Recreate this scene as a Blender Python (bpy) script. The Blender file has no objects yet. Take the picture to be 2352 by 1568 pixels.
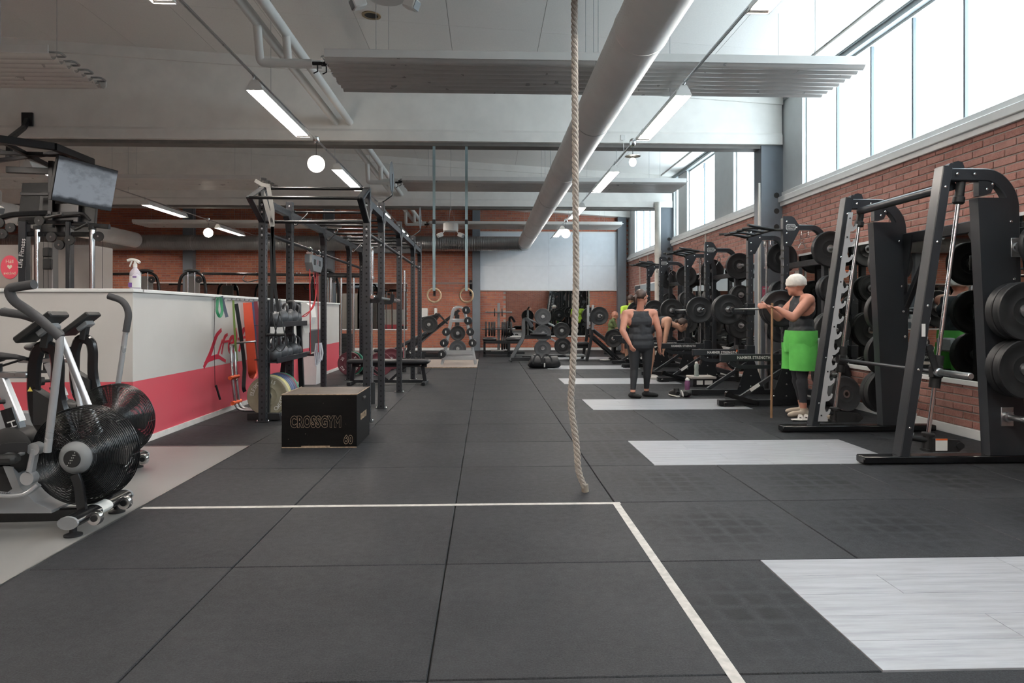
import bpy, bmesh, math, random
from math import sin, cos, pi, radians as R, atan2, sqrt
from mathutils import Vector as V, Matrix, Euler
import numpy as np
random.seed(7)
sc = bpy.context.scene
COL = sc.collection

# ------------------------------------------------------------------ camera
cam_d = bpy.data.cameras.new('camera'); cam_d.lens = 24.0; cam_d.sensor_width = 36.0
cam_d.sensor_fit = 'HORIZONTAL'; cam_d.clip_start = .05; cam_d.clip_end = 200
cam_d.shift_y = -64/2352
cam = bpy.data.objects.new('camera', cam_d); COL.objects.link(cam)
cam.location = (0, 0, 1.18); cam.rotation_euler = (pi/2, 0, -math.atan(59/1568))
sc.camera = cam

# ------------------------------------------------------------------ sky and exposure
w = bpy.data.worlds.new('overcast_sky'); sc.world = w; w.use_nodes = True
w.node_tree.nodes['Background'].inputs[0].default_value = (.80, .91, 1, 1)
w.node_tree.nodes['Background'].inputs[1].default_value = 7.0
sc.view_settings.view_transform = 'Standard'; sc.view_settings.look = 'None'
sc.view_settings.gamma = 1; sc.view_settings.use_curve_mapping = False
sc.cycles.max_bounces = 8; sc.cycles.glossy_bounces = 3; sc.cycles.transmission_bounces = 4
sc.view_settings.exposure = 0.72
XW, YB, YR, XL = 4.6, 22.0, -6.0, -15.6        # right wall, back wall, rear wall, left wall
BEAM_Y = (-2.05, 4.19, 10.43, 16.67)
def portal(y0, y1, z0, z1):                     # daylight enters through the windows
    l = bpy.data.lights.new('window_daylight', 'AREA'); l.shape = 'RECTANGLE'
    l.size = z1-z0; l.size_y = y1-y0; l.energy = 0; l.cycles.is_portal = True
    o = bpy.data.objects.new('window_daylight', l); COL.objects.link(o)
    o.location = (XW+.16, (y0+y1)/2, (z0+z1)/2); o.rotation_euler = (0, R(90), 0)
WIN = [(-5.6, -2.2), (-1.4, 3.9), (4.9, 9.78), (11.0, 12.55), (13.6, 15.5), (16.2, 16.6), (17.9, 21.0)]
WZ0, WZ1 = 3.06, 4.46
for a, b in WIN: portal(a, b, WZ0, WZ1)
LAMP_K = 1.0

# ------------------------------------------------------------------ materials
def lin(c):
    if isinstance(c, str):
        c = [int(c[i:i+2], 16)/255 for i in (0, 2, 4)]
    return tuple(((x/12.92) if x <= .04045 else ((x+.055)/1.055)**2.4) for x in c[:3]) + (1,)
_mats = {}
class N:                                        # tiny node helper
    def __init__(s, name):
        s.m = bpy.data.materials.new(name); s.m.use_nodes = True
        s.t = s.m.node_tree; s.b = s.t.nodes['Principled BSDF']; s.out = s.t.nodes['Material Output']
    def n(s, kind, **kw):
        x = s.t.nodes.new(kind)
        for k, v in kw.items():
            if k.startswith('i_'):
                key = k[2:]; key = int(key) if key.isdigit() else key.replace('_', ' ')
                if hasattr(v, 'is_output') or isinstance(v, bpy.types.NodeSocket): s.t.links.new(v, x.inputs[key])
                else: x.inputs[key].default_value = v
            else: setattr(x, k, v)
        return x
    def l(s, a, b): s.t.links.new(a, b)
    def math(s, op, a, b=0.0, c=None):
        x = s.t.nodes.new('ShaderNodeMath'); x.operation = op
        for i, v in enumerate((a, b) if c is None else (a, b, c)):
            if isinstance(v, bpy.types.NodeSocket): s.l(v, x.inputs[i])
            else: x.inputs[i].default_value = v
        return x.outputs[0]
    def mix(s, f, a, b):
        x = s.t.nodes.new('ShaderNodeMix'); x.data_type = 'RGBA'
        for i, v in ((0, f), (6, a), (7, b)):
            if isinstance(v, bpy.types.NodeSocket): s.l(v, x.inputs[i])
            else: x.inputs[i].default_value = v
        return x.outputs[2]
    def noise(s, scale, detail=2, vec=None, rough=.5):
        x = s.n('ShaderNodeTexNoise'); x.inputs['Scale'].default_value = scale
        x.inputs['Detail'].default_value = detail; x.inputs['Roughness'].default_value = rough
        if vec is not None: s.l(vec, x.inputs['Vector'])
        return x.outputs[0]
    def ramp(s, f, lo, hi):
        x = s.n('ShaderNodeMapRange'); s.l(f, x.inputs[0]); x.inputs[1].default_value = lo; x.inputs[2].default_value = hi
        return x.outputs[0]
    def obj(s): return s.n('ShaderNodeTexCoord').outputs['Object']
    def pos(s): return s.n('ShaderNodeNewGeometry').outputs['Position']
    def bump(s, h, strength=.2, dist=.01):
        x = s.n('ShaderNodeBump'); x.inputs['Strength'].default_value = strength; x.inputs['Distance'].default_value = dist
        s.l(h, x.inputs['Height']); s.l(x.outputs[0], s.b.inputs['Normal'])
def M(name, col='808080', rough=.5, metal=0.0, var=.12, scale=6.0, bump=0.0, bscale=40, spec=.5, trans=0, ior=1.45, alpha=1, coat=0):
    if name in _mats: return _mats[name]
    k = N(name); b = k.b; c = lin(col)
    if var:
        p = k.pos(); n_ = k.noise(scale, 4, p)
        f = k.ramp(n_, .3, .7)
        lo = tuple(x*(1-var) for x in c[:3])+(1,); hi = tuple(min(1, x*(1+var)) for x in c[:3])+(1,)
        k.l(k.mix(f, lo, hi), b.inputs['Base Color'])
        k.l(k.math('ADD', rough, k.math('MULTIPLY', k.math('SUBTRACT', n_, .5), .15)), b.inputs['Roughness'])
    else:
        b.inputs['Base Color'].default_value = c; b.inputs['Roughness'].default_value = rough
    b.inputs['Metallic'].default_value = metal; b.inputs['Specular IOR Level'].default_value = spec
    b.inputs['Transmission Weight'].default_value = trans; b.inputs['IOR'].default_value = ior
    b.inputs['Alpha'].default_value = alpha; b.inputs['Coat Weight'].default_value = coat
    if bump: k.bump(k.noise(bscale, 3, k.pos()), bump, .01)
    _mats[name] = k.m
    return k.m
def emit(name, col, strength):
    if name in _mats: return _mats[name]
    k = N(name); k.b.inputs['Base Color'].default_value = lin(col)
    k.b.inputs['Emission Color'].default_value = lin(col); k.b.inputs['Emission Strength'].default_value = strength
    _mats[name] = k.m; return k.m

# ------------------------------------------------------------------ mesh builder
def unit(v): v = V(v); return v/max(v.length, 1e-9)
def rnd(pts, rad, k=5):                         # polyline with rounded corners
    pts = [V(p) for p in pts]; out = [pts[0]]
    for i in range(1, len(pts)-1):
        a, b, c = pts[i-1], pts[i], pts[i+1]
        r = min(rad, (a-b).length*.49, (c-b).length*.49)
        p, q = b+(a-b).normalized()*r, b+(c-b).normalized()*r
        for j in range(k+1):
            t = j/k; out.append(p*(1-t)**2 + b*2*t*(1-t) + q*t*t)
    out.append(pts[-1]); return out
def circ(r, n, ph=0, ry=None): return [(r*cos(2*pi*i/n+ph), (ry or r)*sin(2*pi*i/n+ph)) for i in range(n)]
def rrect(w_, h_, c=0.0):
    a, b = w_/2, h_/2
    if not c: return [(-a, -b), (a, -b), (a, b), (-a, b)]
    return [(-a+c, -b), (a-c, -b), (a, -b+c), (a, b-c), (a-c, b), (-a+c, b), (-a, b-c), (-a, -b+c)]
SPLITN = {'tube_holder', 'rear_crossbar', 'rubber_pad', 'return_pipe', 'light_hook', 'joint_band', 'hanging_strap', 'main_pipe', 'side_rail', 'label_strip'}
STUFFN = {'bolt', 'screw', 'hanging_wire', 'hanging_chain', 'hook_strip', 'slot_strip', 'number_marks', 'hanger', 'hook', 'column_hole', 'studs', 'lettering_marks'}
class MB:
    def __init__(s): s.v = []; s.f = []; s.m = []
    def add(s, vs, fs, mi=0):
        o = len(s.v); s.v += [tuple(v) for v in vs]
        for f in fs: s.f.append(tuple(i+o for i in f)); s.m.append(mi)
        return s
    def box(s, x0, x1, y0, y1, z0, z1, c=0.0, mi=0, mat=None):
        if x0 > x1: x0, x1 = x1, x0
        if y0 > y1: y0, y1 = y1, y0
        if z0 > z1: z0, z1 = z1, z0
        C = V(((x0+x1)/2, (y0+y1)/2, (z0+z1)/2)); h = ((x1-x0)/2, (y1-y0)/2, (z1-z0)/2)
        return s.obox(C, h, mat, c, mi)
    def obox(s, C, h, mat=None, c=0.0, mi=0):   # oriented box, half sizes h
        C = V(C); T = (lambda p: C + (mat @ V(p))) if mat is not None else (lambda p: C + V(p))
        if c <= 0:
            vs = [T((sx*h[0], sy*h[1], sz*h[2])) for sx in (-1, 1) for sy in (-1, 1) for sz in (-1, 1)]
            return s.add(vs, [(0, 1, 3, 2), (4, 6, 7, 5), (0, 4, 5, 1), (2, 3, 7, 6), (0, 2, 6, 4), (1, 5, 7, 3)], mi)
        c = min(c, min(h)*.9); vs = []; ix = {}
        for sx in (-1, 1):
            for sy in (-1, 1):
                for sz in (-1, 1):
                    for ax in range(3):
                        p = [sx*h[0], sy*h[1], sz*h[2]]; sg = (sx, sy, sz)
                        for a in range(3):
                            if a != ax: p[a] -= sg[a]*c
                        ix[(sx, sy, sz, ax)] = len(vs); vs.append(T(p))
        fs = []
        for ax in range(3):
            o1, o2 = (ax+1) % 3, (ax+2) % 3
            for sg in (-1, 1):
                q = []
                for a, b in ((-1, -1), (1, -1), (1, 1), (-1, 1)):
                    t = [0, 0, 0]; t[ax] = sg; t[o1] = a; t[o2] = b; q.append(ix[(*t, ax)])
                fs.append(tuple(q if sg > 0 else q[::-1]))
            for a in (-1, 1):
                for b in (-1, 1):
                    t0 = [0, 0, 0]; t1 = [0, 0, 0]; t0[ax] = -1; t1[ax] = 1
                    for t in (t0, t1): t[o1] = a; t[o2] = b
                    q = [ix[(*t0, o1)], ix[(*t1, o1)], ix[(*t1, o2)], ix[(*t0, o2)]]
                    fs.append(tuple(q if a*b < 0 else q[::-1]))
        for sx in (-1, 1):
            for sy in (-1, 1):
                for sz in (-1, 1):
                    q = [ix[(sx, sy, sz, a)] for a in range(3)]
                    fs.append(tuple(q if sx*sy*sz > 0 else q[::-1]))
        return s.add(vs, fs, mi)
    def sweep(s, pts, prof, up=None, closed=False, cap=True, mi=0, scales=None):
        pts = [V(p) for p in pts]; n = len(pts); k = len(prof); vs = []; fr = None
        for i, p in enumerate(pts):
            if closed: t = unit(pts[(i+1) % n]-pts[i-1])
            else: t = unit(pts[min(i+1, n-1)]-pts[max(i-1, 0)])
            if up is not None:
                x = unit(t.cross(V(up))); y = unit(x.cross(t))
            elif fr is None:
                a = V((0, 0, 1)) if abs(t.z) < .9 else V((1, 0, 0))
                x = unit(t.cross(a)); y = unit(x.cross(t))
            else:
                x = fr - t*fr.dot(t); x = unit(x); y = unit(x.cross(t))
            fr = x; sca = scales[i] if scales else 1
            vs += [p + x*a*sca + y*b*sca for a, b in prof]
        fs = []
        for i in range(n if closed else n-1):
            j = (i+1) % n
            for q in range(k):
                r = (q+1) % k; fs.append((i*k+q, i*k+r, j*k+r, j*k+q))
        if cap and not closed: fs += [tuple(range(k))[::-1], tuple((n-1)*k+i for i in range(k))]
        return s.add(vs, fs, mi)
    def tube(s, pts, r, n=8, closed=False, mi=0, scales=None): return s.sweep(pts, circ(r, n), closed=closed, mi=mi, scales=scales)
    def bar(s, p, q, w_, h_, c=0.0, up=(0, 0, 1), mi=0): return s.sweep([p, q], rrect(w_, h_, c), up=up, mi=mi)
    def bend(s, pts, w_, h_, rad=.1, c=.006, up=(0, 1, 0), k=6, mi=0): return s.sweep(rnd(pts, rad, k), rrect(w_, h_, c), up=up, mi=mi)
    def cyl(s, p, q, r, r2=None, n=16, mi=0):
        return s.lathe([(r, 0), (r if r2 is None else r2, (V(q)-V(p)).length)], p, V(q)-V(p), n, mi)
    def lathe(s, prof, p, axis, n=24, mi=0, capped=True):
        p = V(p); t = unit(axis); a = V((0, 0, 1)) if abs(t.z) < .9 else V((1, 0, 0))
        x = unit(a.cross(t)); y = t.cross(x); vs = []; k = len(prof)
        for r, h in prof: vs += [p + t*h + x*(r*cos(2*pi*i/n)) + y*(r*sin(2*pi*i/n)) for i in range(n)]
        fs = []
        for j in range(k-1):
            for i in range(n):
                i2 = (i+1) % n; fs.append((j*n+i, j*n+i2, (j+1)*n+i2, (j+1)*n+i))
        if capped:
            if prof[0][0] > 1e-6: fs.append(tuple(range(n))[::-1])
            if prof[-1][0] > 1e-6: fs.append(tuple((k-1)*n+i for i in range(n)))
        return s.add(vs, fs, mi)
    def ring(s, prof, p, axis, n=24, mi=0):     # closed lathe (profile is a loop)
        p = V(p); t = unit(axis); a = V((0, 0, 1)) if abs(t.z) < .9 else V((1, 0, 0))
        x = unit(a.cross(t)); y = t.cross(x); vs = []; k = len(prof)
        for r, h in prof: vs += [p + t*h + x*(r*cos(2*pi*i/n)) + y*(r*sin(2*pi*i/n)) for i in range(n)]
        fs = [(j*n+i, j*n+(i+1) % n, ((j+1) % k)*n+(i+1) % n, ((j+1) % k)*n+i) for j in range(k) for i in range(n)]
        return s.add(vs, fs, mi)
    def prism(s, pts, o, ux, uy, d, mi=0):      # polygon in (ux,uy) extruded by vector d
        o, ux, uy, d = V(o), V(ux), V(uy), V(d); n = len(pts)
        A = [o+ux*a+uy*b for a, b in pts]; vs = A+[p+d for p in A]
        flip = ux.cross(uy).dot(d) > 0
        area = sum(pts[i][0]*pts[(i+1) % n][1]-pts[(i+1) % n][0]*pts[i][1] for i in range(n))
        if area < 0: flip = not flip
        f0 = tuple(range(n)); f1 = tuple(range(n, 2*n)); fs = [f0[::-1], f1] if flip else [f0, f1[::-1]]
        for i in range(n):
            j = (i+1) % n; q = (i, j, n+j, n+i); fs.append(q if flip else q[::-1])
        return s.add(vs, fs, mi)
    def sph(s, c, r, n=16, m=10, mi=0):
        r = (r, r, r) if not hasattr(r, '__len__') else r; c = V(c); vs = []
        for j in range(1, m):
            a = pi*j/m
            vs += [c+V((r[0]*sin(a)*cos(2*pi*i/n), r[1]*sin(a)*sin(2*pi*i/n), r[2]*cos(a))) for i in range(n)]
        t, b = len(vs), len(vs)+1; vs += [c+V((0, 0, r[2])), c-V((0, 0, r[2]))]; fs = []
        for j in range(m-2):
            for i in range(n): fs.append((j*n+i, (j+1)*n+i, (j+1)*n+(i+1) % n, j*n+(i+1) % n))
        for i in range(n): fs += [(t, i, (i+1) % n), (b, (m-2)*n+(i+1) % n, (m-2)*n+i)]
        return s.add(vs, fs, mi)
    def torus(s, c, axis, Rr, r, n=28, k=8, mi=0):
        return s.ring([(Rr+r*cos(2*pi*i/k), r*sin(2*pi*i/k)) for i in range(k)], c, axis, n, mi)
    def mesh(s, name, mats, off=(0, 0, 0), smooth=True):
        me = bpy.data.meshes.new(name); o = V(off)
        me.from_pydata([V(v)-o for v in s.v], [], s.f)
        for m_ in (mats if isinstance(mats, (list, tuple)) else [mats]): me.materials.append(m_)
        if any(s.m): me.polygons.foreach_set('material_index', s.m)
        if smooth:
            me.shade_smooth(); me.set_sharp_from_angle(angle=R(38))
        me.update(); return me
    def build(s, name, mats, parent=None, origin=None, smooth=True):
        pl = wloc(parent) if parent else V((0, 0, 0))
        if origin is None:
            if parent: origin = pl
            else:
                a = np.array(s.v); lo, hi = a.min(0), a.max(0); origin = V(((lo[0]+hi[0])/2, (lo[1]+hi[1])/2, lo[2]))
        if name in SPLITN:
            o = None
            for part in s.islands():
                o = bpy.data.objects.new(name, part.mesh(name, mats, origin, smooth)); COL.objects.link(o)
                o.parent = parent; o.location = V(origin)-pl
            return o
        o = bpy.data.objects.new(name, s.mesh(name, mats, origin, smooth)); COL.objects.link(o)
        o.parent = parent; o.location = V(origin)-pl
        if name in STUFFN: o['kind'] = 'stuff'
        return o
    def islands(s):
        par = list(range(len(s.v)))
        def fd(a):
            while par[a] != a: par[a] = par[par[a]]; a = par[a]
            return a
        for f in s.f:
            for i in f[1:]:
                a, b = fd(f[0]), fd(i)
                if a != b: par[a] = b
        gr = {}
        for f, mi in zip(s.f, s.m): gr.setdefault(fd(f[0]), []).append((f, mi))
        for fs in gr.values():
            q = MB(); ix = {}
            for f, mi in fs:
                for i in f:
                    if i not in ix: ix[i] = len(q.v); q.v.append(s.v[i])
                q.f.append(tuple(ix[i] for i in f)); q.m.append(mi)
            yield q
def wloc(o):
    p = V(o.location)
    while o.parent: o = o.parent; p = p + V(o.location)
    return p
def tag(o, label=None, cat=None, group=None, kind=None):
    for k, v in (('label', label), ('category', cat), ('group', group), ('kind', kind)):
        if v: o[k] = v
    return o
def thing(name, label, cat, loc=(0, 0, 0), group=None):
    o = bpy.data.objects.new(name, None); COL.objects.link(o); o.location = loc; o.empty_display_size = .1
    return tag(o, label, cat, group)
def kids(o): return [c for c in bpy.data.objects if c.parent == o]
def copy_tree(o, parent=None):
    c = o.copy(); COL.objects.link(c); c.parent = parent
    for ch in kids(o): copy_tree(ch, c)
    return c
def dup(o, loc, rz=None, label=None, group=None):
    c = copy_tree(o); c.location = loc
    if rz is not None: c.rotation_euler = (0, 0, rz)
    if label: c['label'] = label
    if group: c['group'] = group
    return c
def struct(o): o['kind'] = 'structure'; return o
def text(s, size, o, ux, uy, parent, mat, name='lettering', depth=.002, align='CENTER', outline=0, sx=1.0, bold=0.0):
    cu = bpy.data.curves.new(name, 'FONT'); cu.body = s; cu.size = size; cu.align_x = align; cu.align_y = 'CENTER'
    cu.resolution_u = 3; cu.offset = bold
    if bold: cu.space_character = 1.12
    if outline: cu.fill_mode = 'NONE'; cu.bevel_depth = outline; cu.bevel_resolution = 0
    else: cu.extrude = depth/2
    t = bpy.data.objects.new('t', cu); COL.objects.link(t)
    dg = bpy.context.evaluated_depsgraph_get(); dg.update()
    me = bpy.data.meshes.new_from_object(t.evaluated_get(dg)); bpy.data.objects.remove(t); me.name = name
    ux, uy = unit(ux), unit(uy); nz = ux.cross(uy); pl = wloc(parent) if parent else V((0, 0, 0))
    me.transform(Matrix(((ux.x*sx, uy.x, nz.x, 0), (ux.y*sx, uy.y, nz.y, 0), (ux.z*sx, uy.z, nz.z, 0), (0, 0, 0, 1))))
    me.materials.clear(); me.materials.append(mat)
    ob = bpy.data.objects.new(name, me); COL.objects.link(ob); ob.parent = parent; ob.location = V(o)-pl
    return ob
# ================================================================== SETTING
def brick_mat(name, cols, mort=False):
    k = N(name); g = k.n('ShaderNodeNewGeometry'); oi = k.n('ShaderNodeObjectInfo')
    r = k.math('FRACT', k.math('ADD', g.outputs['Random Per Island'], k.math('MULTIPLY', oi.outputs['Random'], 7.31)))
    cr = k.n('ShaderNodeValToRGB'); k.l(r, cr.inputs[0]); e = cr.color_ramp.elements
    e[0].color = lin(cols[0]); e[0].position = 0; e[1].color = lin(cols[-1]); e[1].position = 1
    for i, c in enumerate(cols[1:-1]):
        x = e.new((i+1)/(len(cols)-1)); x.color = lin(c)
    n_ = k.noise(55, 4, g.outputs['Position'], .7)
    n2 = k.noise(9, 3, g.outputs['Position'])
    f = k.ramp(n_, .25, .75)
    c1 = k.mix(k.math('MULTIPLY', f, .35), cr.outputs[0], lin('c9a79b'))
    c1 = k.mix(k.math('MULTIPLY', k.ramp(n2, .45, .8), .35), c1, lin('4a2a24'))
    k.l(c1, k.b.inputs['Base Color']); k.b.inputs['Roughness'].default_value = .85
    k.b.inputs['Specular IOR Level'].default_value = .25
    k.bump(n_, .5, .004); return k.m
BR_R = brick_mat('red_brick', ['825249', '96655b', '9c7067', '8b5c53', '91665d', '7d4f45'])
BR_B = brick_mat('orange_red_brick', ['9c4d33', 'b0603f', 'a65a40', '97513c', 'b56a47', '8d4a3a'])
MORT = M('grey_mortar', '9b958e', .95, var=.12, scale=20, bump=.3, bscale=120)
def brick_wall_mat():
    k = N('distant_brickwork'); p = k.obj()
    sep = k.n('ShaderNodeSeparateXYZ'); k.l(p, sep.inputs[0])
    cmb = k.n('ShaderNodeCombineXYZ'); k.l(k.math('ADD', sep.outputs[0], sep.outputs[1]), cmb.inputs[0]); k.l(sep.outputs[2], cmb.inputs[1])
    b = k.n('ShaderNodeTexBrick'); k.l(cmb.outputs[0], b.inputs['Vector'])
    b.inputs['Color1'].default_value = lin('a35f4c'); b.inputs['Color2'].default_value = lin('8a4a3c'); b.inputs['Mortar'].default_value = lin('9b958e')
    b.inputs['Scale'].default_value = 1; b.inputs['Brick Width'].default_value = .267; b.inputs['Row Height'].default_value = .075; b.inputs['Mortar Size'].default_value = .006
    k.l(b.outputs[0], k.b.inputs['Base Color']); k.b.inputs['Roughness'].default_value = .9; return k.m
BR_T = brick_wall_mat()
CEIL = M('off_white_ceiling_board', 'e8e6e2', .9, var=.03, scale=60, bump=.06, bscale=300)
WHITE = M('white_paint', 'dddcd8', .6, var=.04, scale=3)
BEAMW = M('white_painted_concrete', 'e4e2dd', .75, var=.05, scale=4, bump=.05, bscale=30)
GREYC = M('grey_painted_steel_column', '6e747b', .5, var=.06, scale=5)
DARK = M('dark_gap', '3a3836', .9, var=0)
MIRR = M('silvered_mirror', 'b9bdbb', .015, 1.0, var=0)
TRIMW = M('white_trim', 'd9dad8', .5, var=.03)
GALV = M('galvanised_steel', 'a3a6a6', .34, .9, var=.12, scale=2.5)

def mat_rubber():
    k = N('black_rubber_granulate_mat'); p = k.pos()
    fine = k.noise(380, 2, p); gr = k.noise(130, 3, p, .7); mid = k.noise(22, 4, p, .65); big = k.noise(1.6, 4, p, .6)
    oi = k.n('ShaderNodeObjectInfo')
    c = k.mix(k.ramp(k.math('ADD', k.math('MULTIPLY', fine, .45), k.math('MULTIPLY', gr, .55)), .40, .62), lin('0f1012'), lin('323438'))
    c = k.mix(k.math('MULTIPLY', k.ramp(big, .38, .68), .30), c, lin('3c3e41'))
    c = k.mix(k.math('MULTIPLY', k.ramp(mid, .48, .8), .28), c, lin('1f2022'))
    c = k.mix(k.math('MULTIPLY', oi.outputs['Random'], .12), c, lin('4c4d4f'))
    # worn patches where the studs under the mat show through as darker squares
    ob = k.obj(); sp = k.n('ShaderNodeSeparateXYZ'); k.l(ob, sp.inputs[0]); wp = k.n('ShaderNodeSeparateXYZ'); k.l(p, wp.inputs[0])
    def cell(v): return k.ramp(k.math('ABSOLUTE', k.math('SUBTRACT', k.math('FRACT', k.math('MULTIPLY', v, 7.3)), .5)), .47, .28)
    sq = k.math('MULTIPLY', cell(sp.outputs[0]), cell(sp.outputs[1]))
    rr = k.math('SQRT', k.math('ADD', k.math('MULTIPLY', sp.outputs[0], sp.outputs[0]), k.math('MULTIPLY', sp.outputs[1], sp.outputs[1])))
    patch = k.math('MULTIPLY', k.ramp(k.math('ADD', rr, k.math('MULTIPLY', k.math('SUBTRACT', k.noise(5, 3, p), .5), .55)), .46, .12), k.ramp(wp.outputs[0], .5, 1.0))
    c = k.mix(k.math('MULTIPLY', k.math('MULTIPLY', sq, patch), .8), c, lin('131416'))
    chalk = k.ramp(k.noise(9, 7, p, .85), .70, .78)
    c = k.mix(k.math('MULTIPLY', chalk, .25), c, lin('8f9092'))
    k.l(c, k.b.inputs['Base Color'])
    k.l(k.math('ADD', .5, k.math('MULTIPLY', mid, .2)), k.b.inputs['Roughness'])
    k.b.inputs['Specular IOR Level'].default_value = .14
    k.bump(gr, .35, .003); return k.m
RUB = mat_rubber()
def mat_wood():
    k = N('pale_grey_oak_laminate'); oi = k.n('ShaderNodeObjectInfo'); p = k.pos()
    mp = k.n('ShaderNodeMapping'); k.l(p, mp.inputs[0]); mp.inputs['Scale'].default_value = (2.2, 26, 1)
    off = k.n('ShaderNodeCombineXYZ'); k.l(k.math('MULTIPLY', oi.outputs['Random'], 50), off.inputs[0]); k.l(k.math('MULTIPLY', oi.outputs['Random'], 31), off.inputs[1])
    k.l(off.outputs[0], mp.inputs['Location'])
    g = k.noise(1, 6, mp.outputs[0], .65); d = k.noise(5, 3, p)
    c = k.mix(k.ramp(g, .3, .7), lin('808286'), lin('a7aaaf'))
    c = k.mix(k.math('MULTIPLY', k.ramp(g, .62, .75), .5), c, lin('767678'))
    c = k.mix(k.math('MULTIPLY', oi.outputs['Random'], .22), c, lin('9c9da1'))
    c = k.mix(k.math('MULTIPLY', k.ramp(d, .5, .8), .25), c, lin('8d8a88'))
    k.l(c, k.b.inputs['Base Color']); k.b.inputs['Roughness'].default_value = .42; k.bump(g, .08, .003); return k.m
WOODF = mat_wood()
VINYL = M('light_grey_vinyl', '848482', .38, var=.05, scale=3)

# ---- floor
fl = struct(MB().box(XL, XW+.3, YR, YB+.3, -.25, -.012).build('floor', M('concrete_screed', '5c5a57', .9), smooth=False))
GX = -2.11
v_ = MB().box(XL, GX-.012, YR, 6.17, -.03, -.001).build('vinyl_sheet', VINYL, fl, smooth=False)
MB().box(XL, -3.2, 6.19, YB, -.03, -.001).build('vinyl_sheet', M('dark_vinyl', '6a6765', .5), fl, smooth=False)
MB().box(-3.12, GX, 6.172, 6.192, -.02, .001).box(GX-.012, GX-.004, YR, 6.17, -.02, .001).build('edge_strip', M('brushed_aluminium', 'a9a9a6', .35, .9), fl, smooth=False)
xs = [GX, -1.18, -.19, .80, 1.79, 2.78, 3.77, XW]; ys = [4.245+1.02*i for i in range(-10, 18)]; ys[-1] = YB
STRIP = (1.31, 3.30); srow = {8, 11, 14, 17, 20, 23}       # rows laid with wood between the mats
g = .0025
def floor_mat(x0, x1, y0, y1):
    MB().box(x0+g, x1-g, y0+g, y1-g, -.02, 0, .004).build('rubber_mat', RUB, fl, ((x0+x1)/2, (y0+y1)/2, 0))
for j in range(len(ys)-1):
    y0, y1 = ys[j], ys[j+1]
    if j < 4: continue
    if y0 > 6: floor_mat(-3.12, GX, max(y0, 6.19), y1)
    elif y1 > 6.2: floor_mat(-3.12, GX, 6.195, y1)
    strip = (j in srow)
    for i in range(len(xs)-1):
        a, b = xs[i], xs[i+1]
        if strip:
            if a >= .8 and b <= 1.8: floor_mat(.80, STRIP[0], y0, y1); continue
            if STRIP[0] < a < 3.2: continue
            if a > 3.5: floor_mat(STRIP[1], XW, y0, y1); continue
        floor_mat(a, b, y0, y1)
plank_n = 0
def plank_strip(y0, y1, x0=STRIP[0], x1=STRIP[1]):
    n = 5; w_ = (y1-y0)/n
    for i in range(n):
        cuts = [x0]; x = x0 + (.45 if i % 2 else .95) + .2*((i*7) % 3); 
        while x < x1-.25: cuts.append(x); x += 1.28
        cuts.append(x1)
        for a, b in zip(cuts, cuts[1:]):
            MB().box(a+.0008, b-.0008, y0+i*w_+.0008, y0+(i+1)*w_-.0008, -.02, .0015, .0012).build('wood_plank', WOODF, fl, ((a+b)/2, y0+(i+.5)*w_, 0))
for j in sorted(srow):
    if j >= 5: plank_strip(ys[j]+.004, ys[j+1]-.004)
# marking tape
TAPE = M('worn_white_tape', 'b3b0ab', .6, var=.2, scale=25)
MB().box(GX+.02, .835, 4.205, 4.245, 0, .0012).build('marking_tape', TAPE, fl, smooth=False)
MB().box(.785, .828, -1, 4.205, 0, .0012).build('marking_tape', TAPE, fl, smooth=False)

# ---- walls with bricks laid one by one
MIR_Z = (.545, 2.02)
def brick_positions(u0, u1, z0, z1, skip):
    out = []; r = 0; z = z0+.006
    while z+.063 < z1:
        u = u0 - (.1335 if r % 2 else 0)
        while u < u1:
            a, b = max(u+.006, u0), min(u+.261, u1)
            if b-a > .05 and not skip((a+b)/2, z+.03): out.append((a, b, z))
            u += .267
        z += .075; r += 1
    return out
wr = struct(MB().box(XW, XW+.3, YR, YB+.3, -.25, 2.88).build('wall_right', MORT, smooth=False))
def skip_r(u, z): return MIR_Z[0]-.02 < z < MIR_Z[1]+.01 and not (9.9 < u < 11.0 or 16.2 < u < 17.2 or u > 21)
pos = brick_positions(YR, YB, .09, 2.87, skip_r)
near = sorted([p for p in pos if p[0] > 5.05 and p[1] < 9.95], key=lambda p: p[0])[:300]; ns = set(near)
bm_full = None; rest = MB()
for p in pos:
    pr = .008+random.uniform(-.002, .002)
    if p in ns:
        L = round(p[1]-p[0], 3)
        if abs(L-.255) < .002:
            if bm_full is None: bm_full = MB().box(-.006, 0.012, -.1275, .1275, 0, .063, .004).mesh('brick', BR_R)
            o = bpy.data.objects.new('brick', bm_full); COL.objects.link(o)
        else:
            o = bpy.data.objects.new('brick', MB().box(-.006, .012, -L/2, L/2, 0, .063, .004).mesh('brick', BR_R)); COL.objects.link(o)
        o.parent = wr; o.location = V((XW-pr+.004, (p[0]+p[1])/2, p[2])) - wloc(wr)
    else: rest.box(XW-pr, XW+.012, p[0], p[1], p[2], p[2]+.063)
tag(rest.build('brickwork', BR_R, wr, smooth=False), kind='stuff')
# upper wall above the windows and piers between them
up = MB().box(XW, XW+.3, YR, YB+.3, WZ1+.04, 5.2)
edges = [YR]+[v for a in WIN for v in a]+[YB+.3]
for a, b in zip(edges[::2], edges[1::2]): up.box(XW, XW+.3, a, b, 2.88, WZ1+.04)
up.build('window_pier', M('pale_grey_panel', 'c3c6c6', .6, var=.04), wr, smooth=False)
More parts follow.
